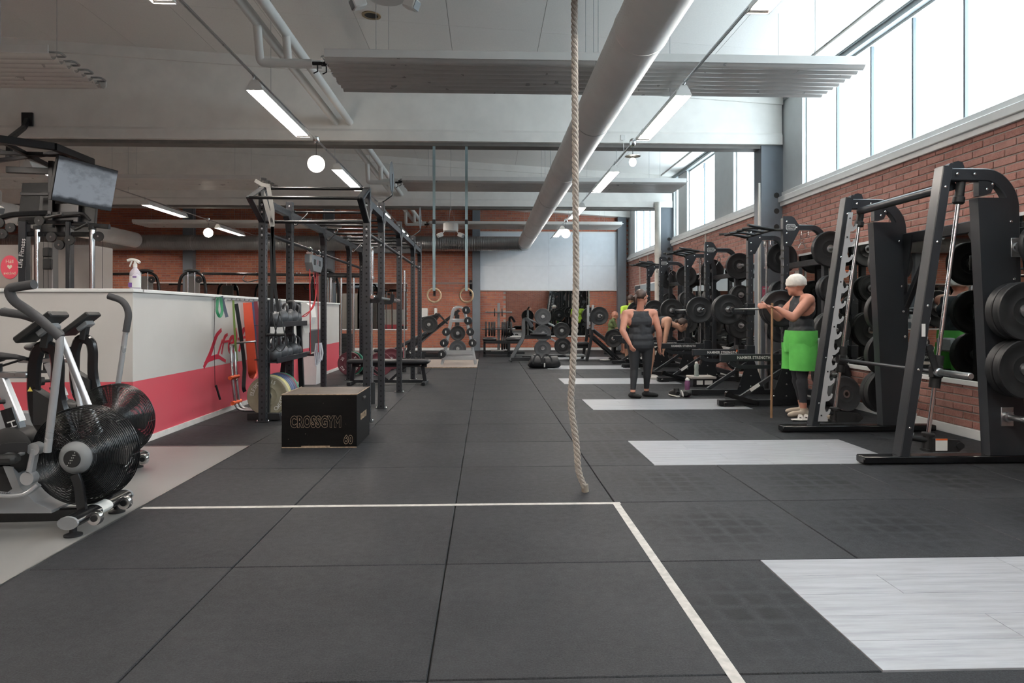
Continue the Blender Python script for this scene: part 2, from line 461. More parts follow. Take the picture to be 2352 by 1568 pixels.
# sill and mirror bands
struct(MB().box(XW-.075, XW+.02, YR, YB, 2.9, 2.985, .006).box(XW-.045, XW+.02, YR, YB, 2.84, 2.9, .004).box(XW-.02, XW+.15, YR, YB, 2.985, WZ0, .004).build('trim_1', TRIMW))
struct(MB().box(XW-.03, XW+.3, YR, YB, WZ1, WZ1+.06).box(XW-.06, XW, YR, YB, WZ1+.06, WZ1+.1).build('trim_2', M('grey_window_head', '8d9496', .5)))
struct(MB().box(XW-.035, XW, YR, 10.4, 0, .09, .004).box(XW-.035, XW, 10.75, 16.64, 0, .09, .004).box(XW-.035, XW, 16.95, YB, 0, .09, .004).build('baseboard_right', TRIMW))
for k_, (a, b) in enumerate(((-5.5, 2.0), (2.02, 9.85), (11.0, 16.2), (17.2, 20.9))):
    m_ = struct(MB().box(XW-.016, XW-.006, a, b, *MIR_Z).build('wall_mirror', MIRR, smooth=False))
    tag(m_, ['wall mirror behind the camera end of the racks', 'long wall mirror behind the smith machine', 'wall mirror behind the second squat rack', 'wall mirror behind the far squat rack'][k_], 'mirror')
    MB().box(XW-.022, XW-.002, a, b, MIR_Z[1], MIR_Z[1]+.03).box(XW-.03, XW-.002, a, b, MIR_Z[0]-.05, MIR_Z[0], .004).build('mirror_rail', TRIMW, m_, smooth=False)
# windows
def glass_pane_mat():
    k = N('window_glass'); t = k.n('ShaderNodeBsdfTransparent'); gl = k.n('ShaderNodeBsdfGlossy'); gl.inputs['Roughness'].default_value = .03
    t.inputs[0].default_value = (.96, .98, .98, 1)
    mx = k.n('ShaderNodeMixShader'); mx.inputs[0].default_value = .05; k.l(t.outputs[0], mx.inputs[1]); k.l(gl.outputs[0], mx.inputs[2])
    k.l(mx.outputs[0], k.out.inputs['Surface']); return k.m
GLASS = glass_pane_mat(); MUL = M('grey_window_mullion', '6e777d', .5, var=.04)
for n_, (a, b) in enumerate(WIN):
    win = struct(MB().box(XW+.06, XW+.14, a, b, WZ0, WZ0+.03).box(XW+.06, XW+.14, a, b, WZ1-.03, WZ1).box(XW+.06, XW+.14, a, a+.03, WZ0, WZ1).box(XW+.06, XW+.14, b-.03, b, WZ0, WZ1).build('window_%d' % (n_+1), TRIMW, smooth=False))
    c = max(1, round((b-a)/.885)); pw = (b-a)/c
    for i in range(c):
        MB().box(XW+.096, XW+.104, a+i*pw, a+(i+1)*pw, WZ0, WZ1).build('pane', GLASS, win, smooth=False)
        if i: MB().box(XW+.085, XW+.12, a+i*pw-.015, a+i*pw+.015, WZ0, WZ1).build('mullion', MUL, win, smooth=False)

# back wall
wb = struct(MB().box(XL, XW+.3, YB, YB+.3, -.25, 5.4).build('wall_back', MORT, smooth=False))
BOARD = (-.196, 4.22, 1.95, 3.79); BM = (.63, 3.34, .47, 1.93); LM = (-11.0, -2.55, .69, 2.14)
def ins(u, z, q): return q[0] < u < q[1] and q[2] < z < q[3]
bb = MB()
for a, b, z in brick_positions(XL, XW, .09, 5.25, lambda u, z: ins(u, z, BOARD) or ins(u, z, BM) or ins(u, z, LM)):
    pr = .009+random.uniform(-.002, .002); bb.box(a, b, YB-pr, YB+.01, z, z+.063)
tag(bb.build('brickwork', BR_B, wb, smooth=False), kind='stuff')
struct(MB().box(XL, XW, YB-.03, YB, 0, .08, .004).build('baseboard_back', TRIMW))
brd = tag(thing('wall_board', 'large white panel board mounted on the brick back wall', 'wall panel', (2.0, YB-.03, BOARD[2])), kind='structure')
for i in range(4):
    for j in range(2):
        w_ = (BOARD[1]-BOARD[0])/4; z0 = BOARD[2] if j == 0 else 2.72; z1 = 2.72 if j == 0 else BOARD[3]
        MB().box(BOARD[0]+i*w_+.0015, BOARD[0]+(i+1)*w_-.0015, YB-.035, YB-.012, z0+.0015, z1-.0015, .0015).build('panel', M('white_board_panel', 'd4d9de', .5, var=.03), brd)
MB().box(BOARD[0], BOARD[1], YB-.012, YB-.006, BOARD[2], BOARD[3]).build('backing_sheet', M('white_board_panel'), brd, smooth=False)
MB().box(BOARD[0]-.02, BOARD[1]+.02, YB-.045, YB-.01, BOARD[2]-.03, BOARD[2]).box(BOARD[0]-.02, BOARD[1]+.02, YB-.045, YB-.01, BOARD[3], BOARD[3]+.03).build('edge_rail', TRIMW, brd, smooth=False)
for q, lb in ((BM, 'mirror under the white board on the back wall'), (LM, 'long mirror on the left back wall behind the cable machines')):
    m_ = tag(struct(MB().box(q[0], q[1], YB-.02, YB-.008, q[2], q[3]).build('back_mirror', MIRR, smooth=False)), lb, 'mirror')
    MB().box(q[0]-.02, q[1]+.02, YB-.028, YB-.006, q[3], q[3]+.025).box(q[0]-.02, q[1]+.02, YB-.03, YB-.006, q[2]-.04, q[2]).build('mirror_rail', TRIMW, m_, smooth=False)
for i, (a, b) in enumerate(((-.448, -.196), (4.22, 4.5), (-5.17, -4.83), (-9.52, -9.2), (-14.2, -13.9))):
    MB().box(a, b, YB-.22, YB+.01, 0, 5.1, .008).build('column', GREYC, wb)
struct(MB().box(XL-.3, XL, YR, YB+.3, -.25, 5.3).build('wall_left', BR_T, smooth=False))
struct(MB().box(XL-.3, XW+.3, YR-.3, YR, -.25, 5.3).build('wall_rear', BR_T, smooth=False))
for i, by in enumerate(BEAM_Y):
    c_ = MB().box(4.26, 4.6, by, by+.03, 0, 3.79).box(4.26, 4.29, by+.03, by+.25, 0, 3.79).box(4.26, 4.6, by+.25, by+.28, 0, 3.79)
    col_ = c_.build('column', GREYC, wr, smooth=False)
    hb = MB()
    for z in [2.28+.245*q for q in range(4)]: hb.cyl((4.5, by-.001, z), (4.5, by-.004, z), .042, n=18)
    hb.build('column_hole', DARK, col_)
# conduit beside the second column
MB().cyl((4.19, 16.55, 0), (4.19, 16.55, 3.9), .075, n=20).cyl((4.19, 16.55, 2.62), (4.19, 16.55, 2.72), .085, n=20).build('drain_pipe', M('cream_pipe', 'c5c1b8', .5), wr)
MB().box(4.205, 4.235, 10.40, 10.43, 0, 3.2).build('conduit', M('cream_pipe'), wr, smooth=False)
for y_ in (14.1, 19.2, 20.2): MB().box(XW-.03, XW-.006, y_, y_+.03, 2.02, 2.9).build('conduit', M('cream_pipe'), wr, smooth=False)

# ---- ceiling: sloping boards, beams
RIDGE = -7.2
def cz(x): return 4.56 + .06*(XW-x) if x > RIDGE else 4.56 + .06*(XW-RIDGE) - .06*(RIDGE-x)
def slab(mb, x0, x1, y0, y1, d0, d1, c=0):
    for a, b in ((x0, x1),):
        za, zb = cz(a), cz(b)
        vs = [(a, y0, za+d0), (b, y0, zb+d0), (b, y1, zb+d0), (a, y1, za+d0), (a, y0, za+d1), (b, y0, zb+d1), (b, y1, zb+d1), (a, y1, za+d1)]
        mb.add(vs, [(0, 3, 2, 1), (4, 5, 6, 7), (0, 1, 5, 4), (1, 2, 6, 5), (2, 3, 7, 6), (3, 0, 4, 7)])
cb = MB(); slab(cb, RIDGE, XW+.3, YR, YB+.3, .0055, .3); slab(cb, XL-.3, RIDGE, YR, YB+.3, .0055, .3)
ce = struct(cb.build('ceiling', M('ceiling_joint_backing', 'bab8b4', .9), smooth=False))  # backing sheet, its own grey shows in the joints between boards
yl = [8.76+2.4*i for i in range(-6, 6)]+[YB]; yl[0] = YR
xl = [-.477+1.18*i for i in range(-13, 5)]; xl[-1] = 4.28
for i in range(len(xl)-1):
    for j in range(len(yl)-1):
        a, b = xl[i], xl[i+1]
        segs = [(a, b)] if not a < RIDGE < b else [(a, RIDGE+.0), (RIDGE, b)]
        for s0, s1 in segs:
            m_ = MB(); slab(m_, s0+.0035, s1-.0035, yl[j]+.0025, yl[j+1]-.0025, 0, .006)
            m_.build('ceiling_board', CEIL, ce, ((s0+s1)/2, (yl[j]+yl[j+1])/2, cz((s0+s1)/2)), smooth=False)
e_ = MB(); slab(e_, 4.29, XW, YR, YB, -.03, .02); e_.build('edge_board', CEIL, ce, smooth=False)
def beam(by):
    prof = [(.0, 3.79), (.40, 3.79), (.40, 3.93), (.375, 3.97), (.375, 9), (.025, 9), (.025, 3.97), (0, 3.93)]
    mb = MB(); X_ = [XL, RIDGE, 4.57]; k = len(prof); vs = []
    for x in X_:
        for y, z in prof: vs.append((x, by-.06+y, cz(x)+.01 if z > 8 else z))
    fs = [(i*k+q, i*k+(q+1) % k, (i+1)*k+(q+1) % k, (i+1)*k+q) for i in range(2) for q in range(k)]
    fs += [tuple(range(k))[::-1], tuple(2*k+i for i in range(k))]
    mb.add(vs, fs)
    o = mb.build('roof_beam', BEAMW, ce, smooth=False)
    m2 = MB()
    for a, b in ((XL, RIDGE), (RIDGE, 4.57)):
        for y0, y1 in ((by-.075, by+.0), (by+.28, by+.355)):
            za, zb = cz(a), cz(b)
            m2.add([(a, y0, za-.16), (b, y0, zb-.16), (b, y1, zb-.16), (a, y1, za-.16), (a, y0, za), (b, y0, zb), (b, y1, zb), (a, y1, za)],
                   [(0, 3, 2, 1), (4, 5, 6, 7), (0, 1, 5, 4), (1, 2, 6, 5), (2, 3, 7, 6), (3, 0, 4, 7)])
    m2.build('beam_flange', BEAMW, o, smooth=False)
    m3 = MB().box(XL, 4.4, by+.02, by+.26, 3.74, 3.791)  # strip under the beam, its shade put into the grey colour
    m3.build('beam_soffit_shade', M('shaded_beam_soffit', '77736f', .7), o, smooth=False)
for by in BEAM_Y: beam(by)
# sloping top trim of the back wall
m_ = MB()
for a, b in ((XL, RIDGE), (RIDGE, XW)):
    m_.add([(a, YB-.3, cz(a)-.3), (b, YB-.3, cz(b)-.3), (b, YB, cz(b)-.3), (a, YB, cz(a)-.3), (a, YB-.3, cz(a)), (b, YB-.3, cz(b)), (b, YB, cz(b)), (a, YB, cz(a))],
           [(0, 3, 2, 1), (4, 5, 6, 7), (0, 1, 5, 4), (1, 2, 6, 5), (2, 3, 7, 6), (3, 0, 4, 7)])
m_.build('gable_beam', BEAMW, ce, smooth=False)
# recessed ceiling hole
hx, hy = -1.44, 8.62
hb = MB(); hb.ring([(.085, -.002), (.12, -.002), (.12, -.012), (.085, -.012)], (hx, hy, cz(hx)), (.06, 0, 1), 28); hb.build('speaker_rim', M('old_brass_rim', '8d7a5e', .6), ce)
MB().cyl((hx, hy, cz(hx)-.006), (hx, hy, cz(hx)+.001), .085, n=28).build('speaker_recess', DARK, ce)
# white partition wall with painted red band
def partition_mat(name, wc, rc, zs):
    k = N(name); p = k.pos(); sp = k.n('ShaderNodeSeparateXYZ'); k.l(p, sp.inputs[0])
    f = k.math('LESS_THAN', sp.outputs[2], zs); n_ = k.noise(2.2, 5, p, .6); sc_ = k.ramp(k.noise(9, 6, p, .8), .66, .76)
    c = k.mix(f, lin(wc), lin(rc))
    c = k.mix(k.math('MULTIPLY', k.ramp(n_, .35, .75), .12), c, lin('8c8078'))
    c = k.mix(k.math('MULTIPLY', k.math('MULTIPLY', sc_, .35), f), c, lin('5b2a3a'))
    k.l(c, k.b.inputs['Base Color']); k.b.inputs['Roughness'].default_value = .45; return k.m
PX, PY = -3.12, 6.15
pm = partition_mat('partition_paint', 'c2c0bc', 'c94f5c', .578)
pw = struct(MB().box(-9.5, PX, PY, PY+.14, 0, 1.37).box(PX-.14, PX, PY+.14, 14.6, 0, 1.37).build('wall_partition', pm, smooth=False))
tag(pw, 'low white partition wall with a red painted band', 'wall')
MB().box(-9.5, PX+.02, PY-.02, PY+.16, 1.37, 1.4, .004).box(PX-.16, PX+.02, PY+.14, 14.62, 1.37, 1.4, .004).build('coping', TRIMW, pw)
struct(MB().box(-9.5, PX, PY-.012, PY, 0, .055).box(PX, PX+.012, PY, 14.6, 0, .055).build('baseboard_partition', M('scuffed_white_skirting', 'cfcbc6', .6, var=.1, scale=12), smooth=False))
# ================================================================== CEILING THINGS
BLK = M('black_powder_coat', '1e2023', .38, var=.08, scale=8, spec=.4)
BLKG = M('gloss_black_paint', '151618', .2, var=.06)
BLKM = M('matt_black_plastic', '1b1c1d', .55, var=.08)
RUBB = M('black_rubber', '1a1b1d', .6, var=.1, scale=20)
VINB = M('black_vinyl_upholstery', '242528', .42, var=.1, scale=12, bump=.06, bscale=200)
CHR = M('polished_chrome', 'dcdddd', .2, 1.0, var=0)
STL = M('brushed_steel', 'b4b6b7', .3, .95, var=.08, scale=20)
SILV = M('silver_paint', 'b3b6b8', .35, .55, var=.05)
GRYP = M('mid_grey_plastic', '7d8082', .5, var=.05)
LBL = M('white_print', 'd8d8d4', .6, var=0)
DUCT = M('white_painted_duct', 'f0f0ed', .45, var=.04, scale=3)
PANW = M('white_radiant_panel', 'd6d5d2', .35, var=.03)
PANR = M('ribbed_panel_metal', 'c9c6c2', .3, .35, var=.03)
TUBE = emit('fluorescent_tube', 'fff5ec', 112*LAMP_K)
GLOBE = emit('opal_globe', 'fff3e2', 7)
REFL = M('white_reflector', 'eeeeea', .4, var=0)
TZ = 3.56
def lamp_proto():
    L = 1.85; t = thing('strip_lamp', '', 'lamp', (0, 0, TZ))
    a = [(-.03, 0), (-.045, -.02), (-.088, -.105), (-.082, -.105), (-.04, -.024), (-.028, -.006), (.028, -.006), (.04, -.024), (.082, -.105), (.088, -.105), (.045, -.02), (.03, 0)]
    m = MB(); m.prism([(x, z-.03) for x, z in a], (0, 0, TZ), (1, 0, 0), (0, 0, 1), (0, L, 0))
    for y in (0, L-.006): m.prism([(-.03, -.03), (-.088, -.135), (.088, -.135), (.03, -.03)], (0, y, TZ), (1, 0, 0), (0, 0, 1), (0, .006, 0))
    m.build('housing', WHITE, t, smooth=False)
    for x in (-.04, .04): MB().cyl((x, .06, TZ-.112), (x, L-.06, TZ-.112), .011, n=10).build('tube', TUBE, t)
    m = MB()
    for y in (.03, L-.03): m.box(-.07, .07, y-.02, y+.02, TZ-.125, TZ-.07, .006)
    m.build('tube_holder', REFL, t)
    m = MB()
    for y in (-.02, L+.02): m.tube([(0, y, TZ-.035), (0.012, y, TZ-.005), (0, y, TZ+.03), (-.012, y, TZ+.005), (0, y, TZ-.03)], .004, 6)
    m.build('hook', STL, t); m = None
    return t, L
lp, LL = lamp_proto(); first_lamp = True
TRK = {-2.33: 'left of the rig', 2.03: 'along the rack side', -7.05: 'over the cable machines', -11.6: 'at the far left'}
ordn = {3.2: 'above the camera', 6.95: 'before the near beam', 10.75: 'just past the near beam', 14.4: 'in the second bay', 18.2: 'nearest the back wall', -.5: 'behind the camera', -4.2: 'at the rear wall'}
for tx, nm in TRK.items():
    t = MB()
    for dx, r_ in ((0, .009), (.02, .006)): t.tube([(tx+dx, YR+.05, TZ), (tx+dx, YB-.3, TZ)], r_, 6)
    tr = tag(t.build('light_track', STL), 'thin steel light track hanging on wires, ' + nm, 'light track')
    m = MB()
    for y in [k*3.12-5 for k in range(9)]: m.tube([(tx, y, TZ), (tx, y, cz(tx))], .003, 5)
    m.build('hanging_wire', STL, tr)
    for y, o_ in ordn.items():
        if tx == -11.6 and y < 5: continue
        if first_lamp: l_ = lp; first_lamp = False; l_.location = (tx, y, TZ)
        else: l_ = dup(lp, (tx, y, TZ))
        tag(l_, 'white twin-tube strip lamp on track %s, %s' % (nm, o_), 'lamp', 'strip lamps on the light tracks')
def globe(x, y, label, kind='globe'):
    t = thing('globe_lamp' if kind == 'globe' else 'bulb_lamp', label, 'lamp', (x, y, TZ))
    MB().lathe([(.03, 0), (.045, .03), (.045, .08), (.02, .1)], (x, y, TZ-.05), (0, 0, 1), 16).build('hub', CHR, t)
    MB().cyl((x, y, TZ-.05), (x, y, TZ-.22), .004, n=6).build('cord', BLKM, t)
    if kind == 'globe': MB().sph((x, y, TZ-.33), .115, 24, 16).build('globe', GLOBE, t); p = TZ-.5
    else:
        MB().lathe([(.11, 0), (.11, .004), (.015, .01)], (x, y, TZ-.2), (0, 0, 1), 20).build('shade_disc', STL, t)
        MB().sph((x, y, TZ-.28), (.05, .05, .06), 16, 10).build('bulb', GLOBE, t); p = TZ-.3
globe(-2.33, 9.45, 'round white globe lamp hanging in front of the near beam'); globe(-7.05, 17.6, 'small far globe lamp hanging over the cable machines')
globe(2.03, 9.4, 'bare bulb under a flat steel disc by the near beam', 'bulb'); globe(2.03, 17.4, 'round white globe lamp hanging near the white board')
# radiant ceiling panels
def radiant(x0, x1, y0, label):
    z = 3.72; W = 1.0; t = thing('radiant_panel', label, 'heating panel', ((x0+x1)/2, y0+.5, z), 'radiant ceiling panels')
    prof = []; n = 8
    for i in range(n):
        a = i*W/n
        for q in range(5): prof.append((a+q*W/n/5, z - .05*sin(pi*q/5)))
    prof.append((W, z)); up_ = [(y, zz+.004) for y, zz in reversed(prof)]
    MB().prism([(y, zz) for y, zz in prof+up_], (x0, y0, 0), (0, 1, 0), (0, 0, 1), (x1-x0, 0, 0)).build('ribbed_sheet', PANR, t)
    MB().box(x0, x1, y0-.012, y0, z-.012, z+.07, .003).box(x0, x1, y0+W, y0+W+.012, z-.012, z+.07, .003).build('side_rail', PANW, t)
    m = MB()
    for x in (x0, x1):
        for i in range(4):
            a = y0+.08+i*.24; s_ = -.05 if x == x0 else .05
            m.tube(rnd([(x-s_, a, z+.03), (x+s_, a, z+.03), (x+s_, a+.12, z+.03), (x-s_, a+.12, z+.03)], .04), .011, 6)
    m.build('return_pipe', STL, t)
    m = MB()
    for x in (x0+.5, (x0+x1)/2, x1-.5):
        for y in (y0+.06, y0+W-.06): m.tube([(x, y, z+.03), (x, y, cz(x))], .003, 5)
    m.build('hanging_chain', STL, t)
for bay, (y, nm) in enumerate(((6.8, 'nearest bay'), (13.04, 'second bay'), (19.28, 'farthest bay by the brick wall'))):
    radiant(-1.6, 3.86, y, 'white ribbed radiant panel on the right, ' + nm)
    radiant(-9.8, -4.25, y, 'white ribbed radiant panel on the left, ' + nm)
# air ducts
def duct(x, z, r, y0, y1, label, bands):
    t = thing('air_duct', label, 'duct', (x, (y0+y1)/2, z-r))
    m = MB(); m.cyl((x, y0, z), (x, y1, z), r, n=48); m.build('pipe_section', DUCT, t)
    for b in bands: MB().ring([(r-.002, -.03), (r+.005, -.028), (r+.005, .028), (r-.002, .03)], (x, b, z), (0, 1, 0), 48).build('joint_band', DUCT, t)
    m = MB()
    for a in (R(168), R(174), R(180), R(196), R(202)):
        for q in range(int((y1-4.5)/.045)):
            y = 4.5+q*.045; c = (x+cos(a)*r, y, z+sin(a)*r); m.cyl(c, V(c)+V((cos(a)*.0008, 0, sin(a)*.0008)), .006, n=5)
    tag(m.build('nozzle_rows', M('pale_nozzle', 'e6e6e2', .5, var=0), t), kind='stuff')
    m = MB()
    for y in (2.7, 7.6, 12.8, 18.0): m.tube([(x, y, z+r), (x, y, cz(x))], .004, 5); m.ring([(r, -.01), (r+.003, -.01), (r+.003, .01), (r, .01)], (x, y, z), (0, 1, 0), 40)
    m.build('hanger', STL, t); return t
duct(1.2, 3.38, .215, YR, 20.95, 'long white round air duct running to the back wall', (.1, 5.24, 10.3, 15.6))
duct(-10.6, 3.40, .23, YR, 21.0, 'white round air duct at the left joining the galvanised duct', (5.2, 10.3, 15.6))
t = thing('spiral_duct', 'galvanised spiral duct running along the back wall', 'duct', (-6, 21.35, 3.13))
m = MB(); pts = []; scs = []; x = -15.2
while x < 1.05:
    for d, s_ in ((0, 1), (.05, 1), (.056, 1.022), (.064, 1.022)): pts.append((x+d, 21.35, 3.36)); scs.append(s_)
    x += .07
m.tube(pts, .23, 32, scales=scs); m.build('ribbed_pipe', GALV, t)
MB().tube(rnd([(1.0, 21.35, 3.36), (1.2, 21.35, 3.37), (1.2, 20.9, 3.38)], .25, 8), .224, 32).build('elbow', GALV, t)
m = MB()
for x in (-13, -9, -5, -1): m.ring([(.23, -.015), (.24, -.015), (.24, .015), (.23, .015)], (x, 21.35, 3.36), (1, 0, 0), 32); m.tube([(x, 21.35, 3.6), (x, 21.35, cz(x))], .004, 5)
m.build('hanger', STL, t)
# water pipes with drops to the panels
t = thing('water_pipe', 'pair of white water pipes with elbows running under the ceiling', 'pipe', (-2.16, 8, 4.0))
m = MB()
for x in (-2.06, -2.27): m.tube([(x, YR, 4.07), (x, YB-.1, 4.07)], .052, 14)
m.build('main_pipe', WHITE, t)
for y in (7.05, 13.3, 19.5):
    m = MB()
    for x, dz, dy in ((-2.06, 0, .15), (-2.27, -.08, -.1)):
        m.tube(rnd([(x, y+dy-.3, 4.07), (x-.0, y+dy-.1, 4.07), (x, y+dy, 3.78+dz), (x+.34 if x > -2.2 else x+.52, y+dy, 3.78+dz)], .05), .042, 12)
    d_ = m.build('drop_pipe', WHITE, t)
    m = MB()
    for x, dz, dy in ((-1.72, 0, .15), (-1.75, -.08, -.1)):
        m.cyl((x, y+dy, 3.78+dz), (x+.1, y+dy, 3.78+dz), .018, n=10); m.tube([(x+.05, y+dy, 3.78+dz), (x+.05, y+dy, 3.70+dz), (x+.01, y+dy, 3.68+dz)], .007, 6); m.tube([(x+.1, y+dy, 3.78+dz), (x+.2, y+dy, 3.75)], .012, 8)
    m.build('valve', BLKM, d_)
# speaker clusters
def cluster(x, y, z, label):
    t = thing('speaker_cluster', label, 'speaker', (x, y, z), 'hanging speaker clusters')
    MB().lathe([(.0, .0), (.15, .0), (.165, .015), (.165, .17), (.15, .185), (0, .185)], (x, y, z), (0, 0, 1), 32).build('drum', WHITE, t)
    for a in (205, 335):
        d = V((cos(R(a)), sin(R(a)), 0)); c = V((x, y, z-.09))+d*.25
        rot = Euler((0, R(24), R(a))).to_matrix()
        o_ = MB().obox(c, (.06, .05, .045), rot, .012).build('speaker_box', WHITE, t)
        MB().obox(c+rot@V((.061, 0, 0)), (.003, .04, .036), rot).build('grille', GRYP, o_)
        MB().tube([V((x, y, z+.03))+d*.12, c-rot@V((.04, 0, 0))], .012, 8).build('arm', WHITE, t)
    m = MB()
    for a in (0, 120, 240): m.tube([(x+.1*cos(R(a)), y+.1*sin(R(a)), z+.18), (x, y, z+.55)], .003, 5)
    m.tube([(x, y, z+.55), (x, y, cz(x))], .004, 5); m.build('hanging_wire', STL, t)
cluster(-.87, 6.0, 3.93, 'white speaker cluster high up at the top of the picture')
cluster(-.78, 15, 2.98, 'white speaker cluster hanging by the spiral duct')
cluster(-6.55, 9.2, 2.62, 'white speaker cluster hanging beside the television frame')
# sensor and junction box on the beam
o = MB().box(2.05, 2.13, 10.36, 10.385, 3.83, 3.91, .005).build('junction_box', WHITE); tag(o, 'small square junction box on the near beam', 'junction box')
MB().tube([(2.09, 10.36, 3.83), (2.07, 10.2, 3.6), (2.03, 10.1, TZ)], .004, 6).build('cable', WHITE, o)
# ================================================================== RACK SIDE
_pl = {}
def plate_mesh(r, t, mat, lip=True):
    k = (r, t, mat.name)
    if k not in _pl:
        h = t/2
        prof = [(.0255, -h), (.048, -h), (.052, -h+.004), (.055, -h+.008), (r*.42, -h+.010), (r*.47, -h+.003), (r*.52, -h+.007), (r*.80, -h+.007), (r*.84, -h+.001), (r*.97, -h), (r, -h+.008),
                (r, h-.008), (r*.97, h), (r*.84, h-.001), (r*.80, h-.007), (r*.52, h-.007), (r*.47, h-.003), (r*.42, h-.010), (.055, h-.008), (.052, h-.004), (.048, h), (.0255, h)]
        m = MB(); m.ring(prof, (0, 0, 0), (0, 1, 0), 40)
        n = 40; k_ = len(prof)
        for j in range(k_):
            if j in (0, k_-2, k_-1):
                for i in range(n): m.m[j*n+i] = 1
        _pl[k] = m.mesh('weight_plate', [mat, STL])
    return _pl[k]
RUBP = M('black_bumper_rubber', '1d1e20', .5, var=.1, scale=14)
GRYPL = M('grey_bumper_rubber', '45474a', .55, var=.08, scale=14)
def plate(c, r=.225, t=.07, mat=None, label='', group=None, rz=0, rx=0):
    o = bpy.data.objects.new('weight_plate', plate_mesh(r, t, mat or RUBP)); COL.objects.link(o)
    o.location = c; o.rotation_euler = (rx, 0, rz); return tag(o, label, 'weight plate', group)
def bolt(m, p, ax, r=.011): m.lathe([(r, 0), (r, .004), (r*.6, .007), (0, .007)], p, ax, 8)

# ---------------------------------------------------------------- smith machine
sm = thing('smith_machine', 'tall black smith machine with slanted uprights and barbell on guide rods', 'gym machine', (3.7, 6.0, 0))
SMB = M('dark_graphite_powder_coat', '25282c', .36, var=.06, scale=5)
FN, FF = 5.27, 6.72
for yf, near_ in ((FN, 1), (FF, 0)):
    so = -1 if near_ else 1                     # outward direction
    MB().box(2.94, 4.5, yf-.06, yf+.06, .008, .065, .008).build('foot', BLKG, sm)
    m = MB()
    for x in (3.0, 4.44): m.cyl((x, yf, 0), (x, yf, .012), .045, n=16)
    m.build('rubber_pad', RUBB, sm)
    a, b = V((3.27, yf, .06)), V((3.615, yf, 2.33))
    o_ = MB().bar(a, b, .115, .078, .006, up=(1, 0, 0)).build('upright', SMB, sm)
    m = MB()
    for f in (.93, .74, .52, .3, .1): bolt(m, a.lerp(b, f)+V((.0, -.058, 0)), (0, -1, 0))
    m.build('bolt', CHR, o_)
    MB().bar(a.lerp(b, 1.0), a.lerp(b, 1.0)+unit(b-a)*.006, .1, .07, 0, up=(1, 0, 0)).build('end_cap', BLKM, o_)
    # arch
    ar = MB().bend([(3.60, yf, 2.275), (4.02, yf, 2.275), (4.155, yf, 2.12), (4.17, yf, 1.6), (4.19, yf, .06)], .10, .075, .22, .008, up=(0, 1, 0), k=8).build('arch', SMB, sm)
    m = MB()
    for x in (3.69, 3.83): bolt(m, (x, yf-.051, 2.275), (0, -1, 0))
    m.build('bolt', CHR, ar)
    m = MB(); m.prism([(-.05, 0), (.05, 0), (.05, .03), (.035, .065), (0, .075), (-.035, .065), (-.05, .03)], (3.72, yf-.02, 2.31), (1, 0, 0), (0, 0, 1), (0, .04, 0))
    m.cyl((3.66, yf-.03, 2.345), (3.66, yf+.03, 2.345), .02, n=12); m.build('pulley_guard', SMB, sm)
    m = MB(); m.prism([(-.07, 0), (.06, 0), (.06, -.04), (.03, -.11), (-.03, -.13), (-.07, -.13)], (3.95, yf-.03, 2.24), (1, 0, 0), (0, 0, 1), (0, .06, 0)); m.build('pulley_guard', SMB, sm)
    m = MB()
    for p in ((3.945, yf-.031, 2.16), (3.99, yf-.031, 2.2)): bolt(m, p, (0, -1, 0))
    m.build('bolt', CHR, sm)
    # guide rod
    r0, r1 = V((3.49, yf+.02, .12)), V((3.775, yf+.02, 2.25))
    MB().cyl(r0, r1, .0165, n=16).build('guide_rod', CHR, sm)
    d = unit(r1-r0); m = MB(); m.cyl(r1-d*.17, r1, .034, n=16); m.lathe([(.034, 0), (.044, .01), (.044, .05), (.034, .06)], r1-d*.2, d, 16); m.build('rod_cup', BLKM, sm)
    m = MB(); m.cyl(r0-d*.03, r0+d*.1, .036, n=16); m.lathe([(.048, 0), (.05, .012), (.05, .02), (.04, .03)], r0+d*.09, d, 16); m.lathe([(.05, 0), (.05, .02)], r0-d*.03, d, 16); m.build('rod_socket', BLKM, sm)
    bo = MB().prism([(-.02, -.055), (.2, -.055), (.245, -.02), (.245, .0), (.2, .035), (-.02, .055)], (r0.x+.02, yf-.045, .15), (1, 0, 0), (0, 0, 1), (0, .03, 0)).cyl((r0.x+.22, yf-.06, .145), (r0.x+.22, yf-.04, .145), .026, n=14).cyl((3.33, yf+.01, .2), (3.49, yf+.01, .18), .022, n=12).build('rod_bracket', BLKM, sm)
    if near_: MB().box(r0.x+.03, r0.x+.125, yf-.0472, yf-.0458, .105, .2).build('warning_label', LBL, bo, smooth=False); MB().box(r0.x+.03, r0.x+.125, yf-.0478, yf-.0472, .186, .2).build('warning_stripe', M('orange_print', 'd0622e', .5, var=0), bo, smooth=False)
    # counterweight housing (tapered box)
    y0, y1 = yf-.055, yf+.045
    m = MB(); q = [(3.955, .066), (4.25, .066), (4.135, 2.09), (3.855, 2.09)]
    m.prism(q, (0, y0, 0), (1, 0, 0), (0, 0, 1), (0, y1-y0, 0)); ho = m.build('counterweight_housing', SMB, sm, smooth=False)
    m = MB()
    for z in (1.9, 1.45, 1.2, .95, .35): bolt(m, (4.25-.057*z-.02, y0, z), (0, -1, 0), .013)
    m.build('bolt', CHR, ho)
    # carriage on the rod
    zc = .72; pc = r0.lerp(r1, (zc-.12)/2.13)
    m = MB(); m.cyl(pc-d*.13, pc+d*.13, .042, n=16); m.box(pc.x-.05, pc.x+.03, yf-.03, yf+.05, zc-.05, zc+.05, .01); cg = m.build('carriage', BLKM, sm)
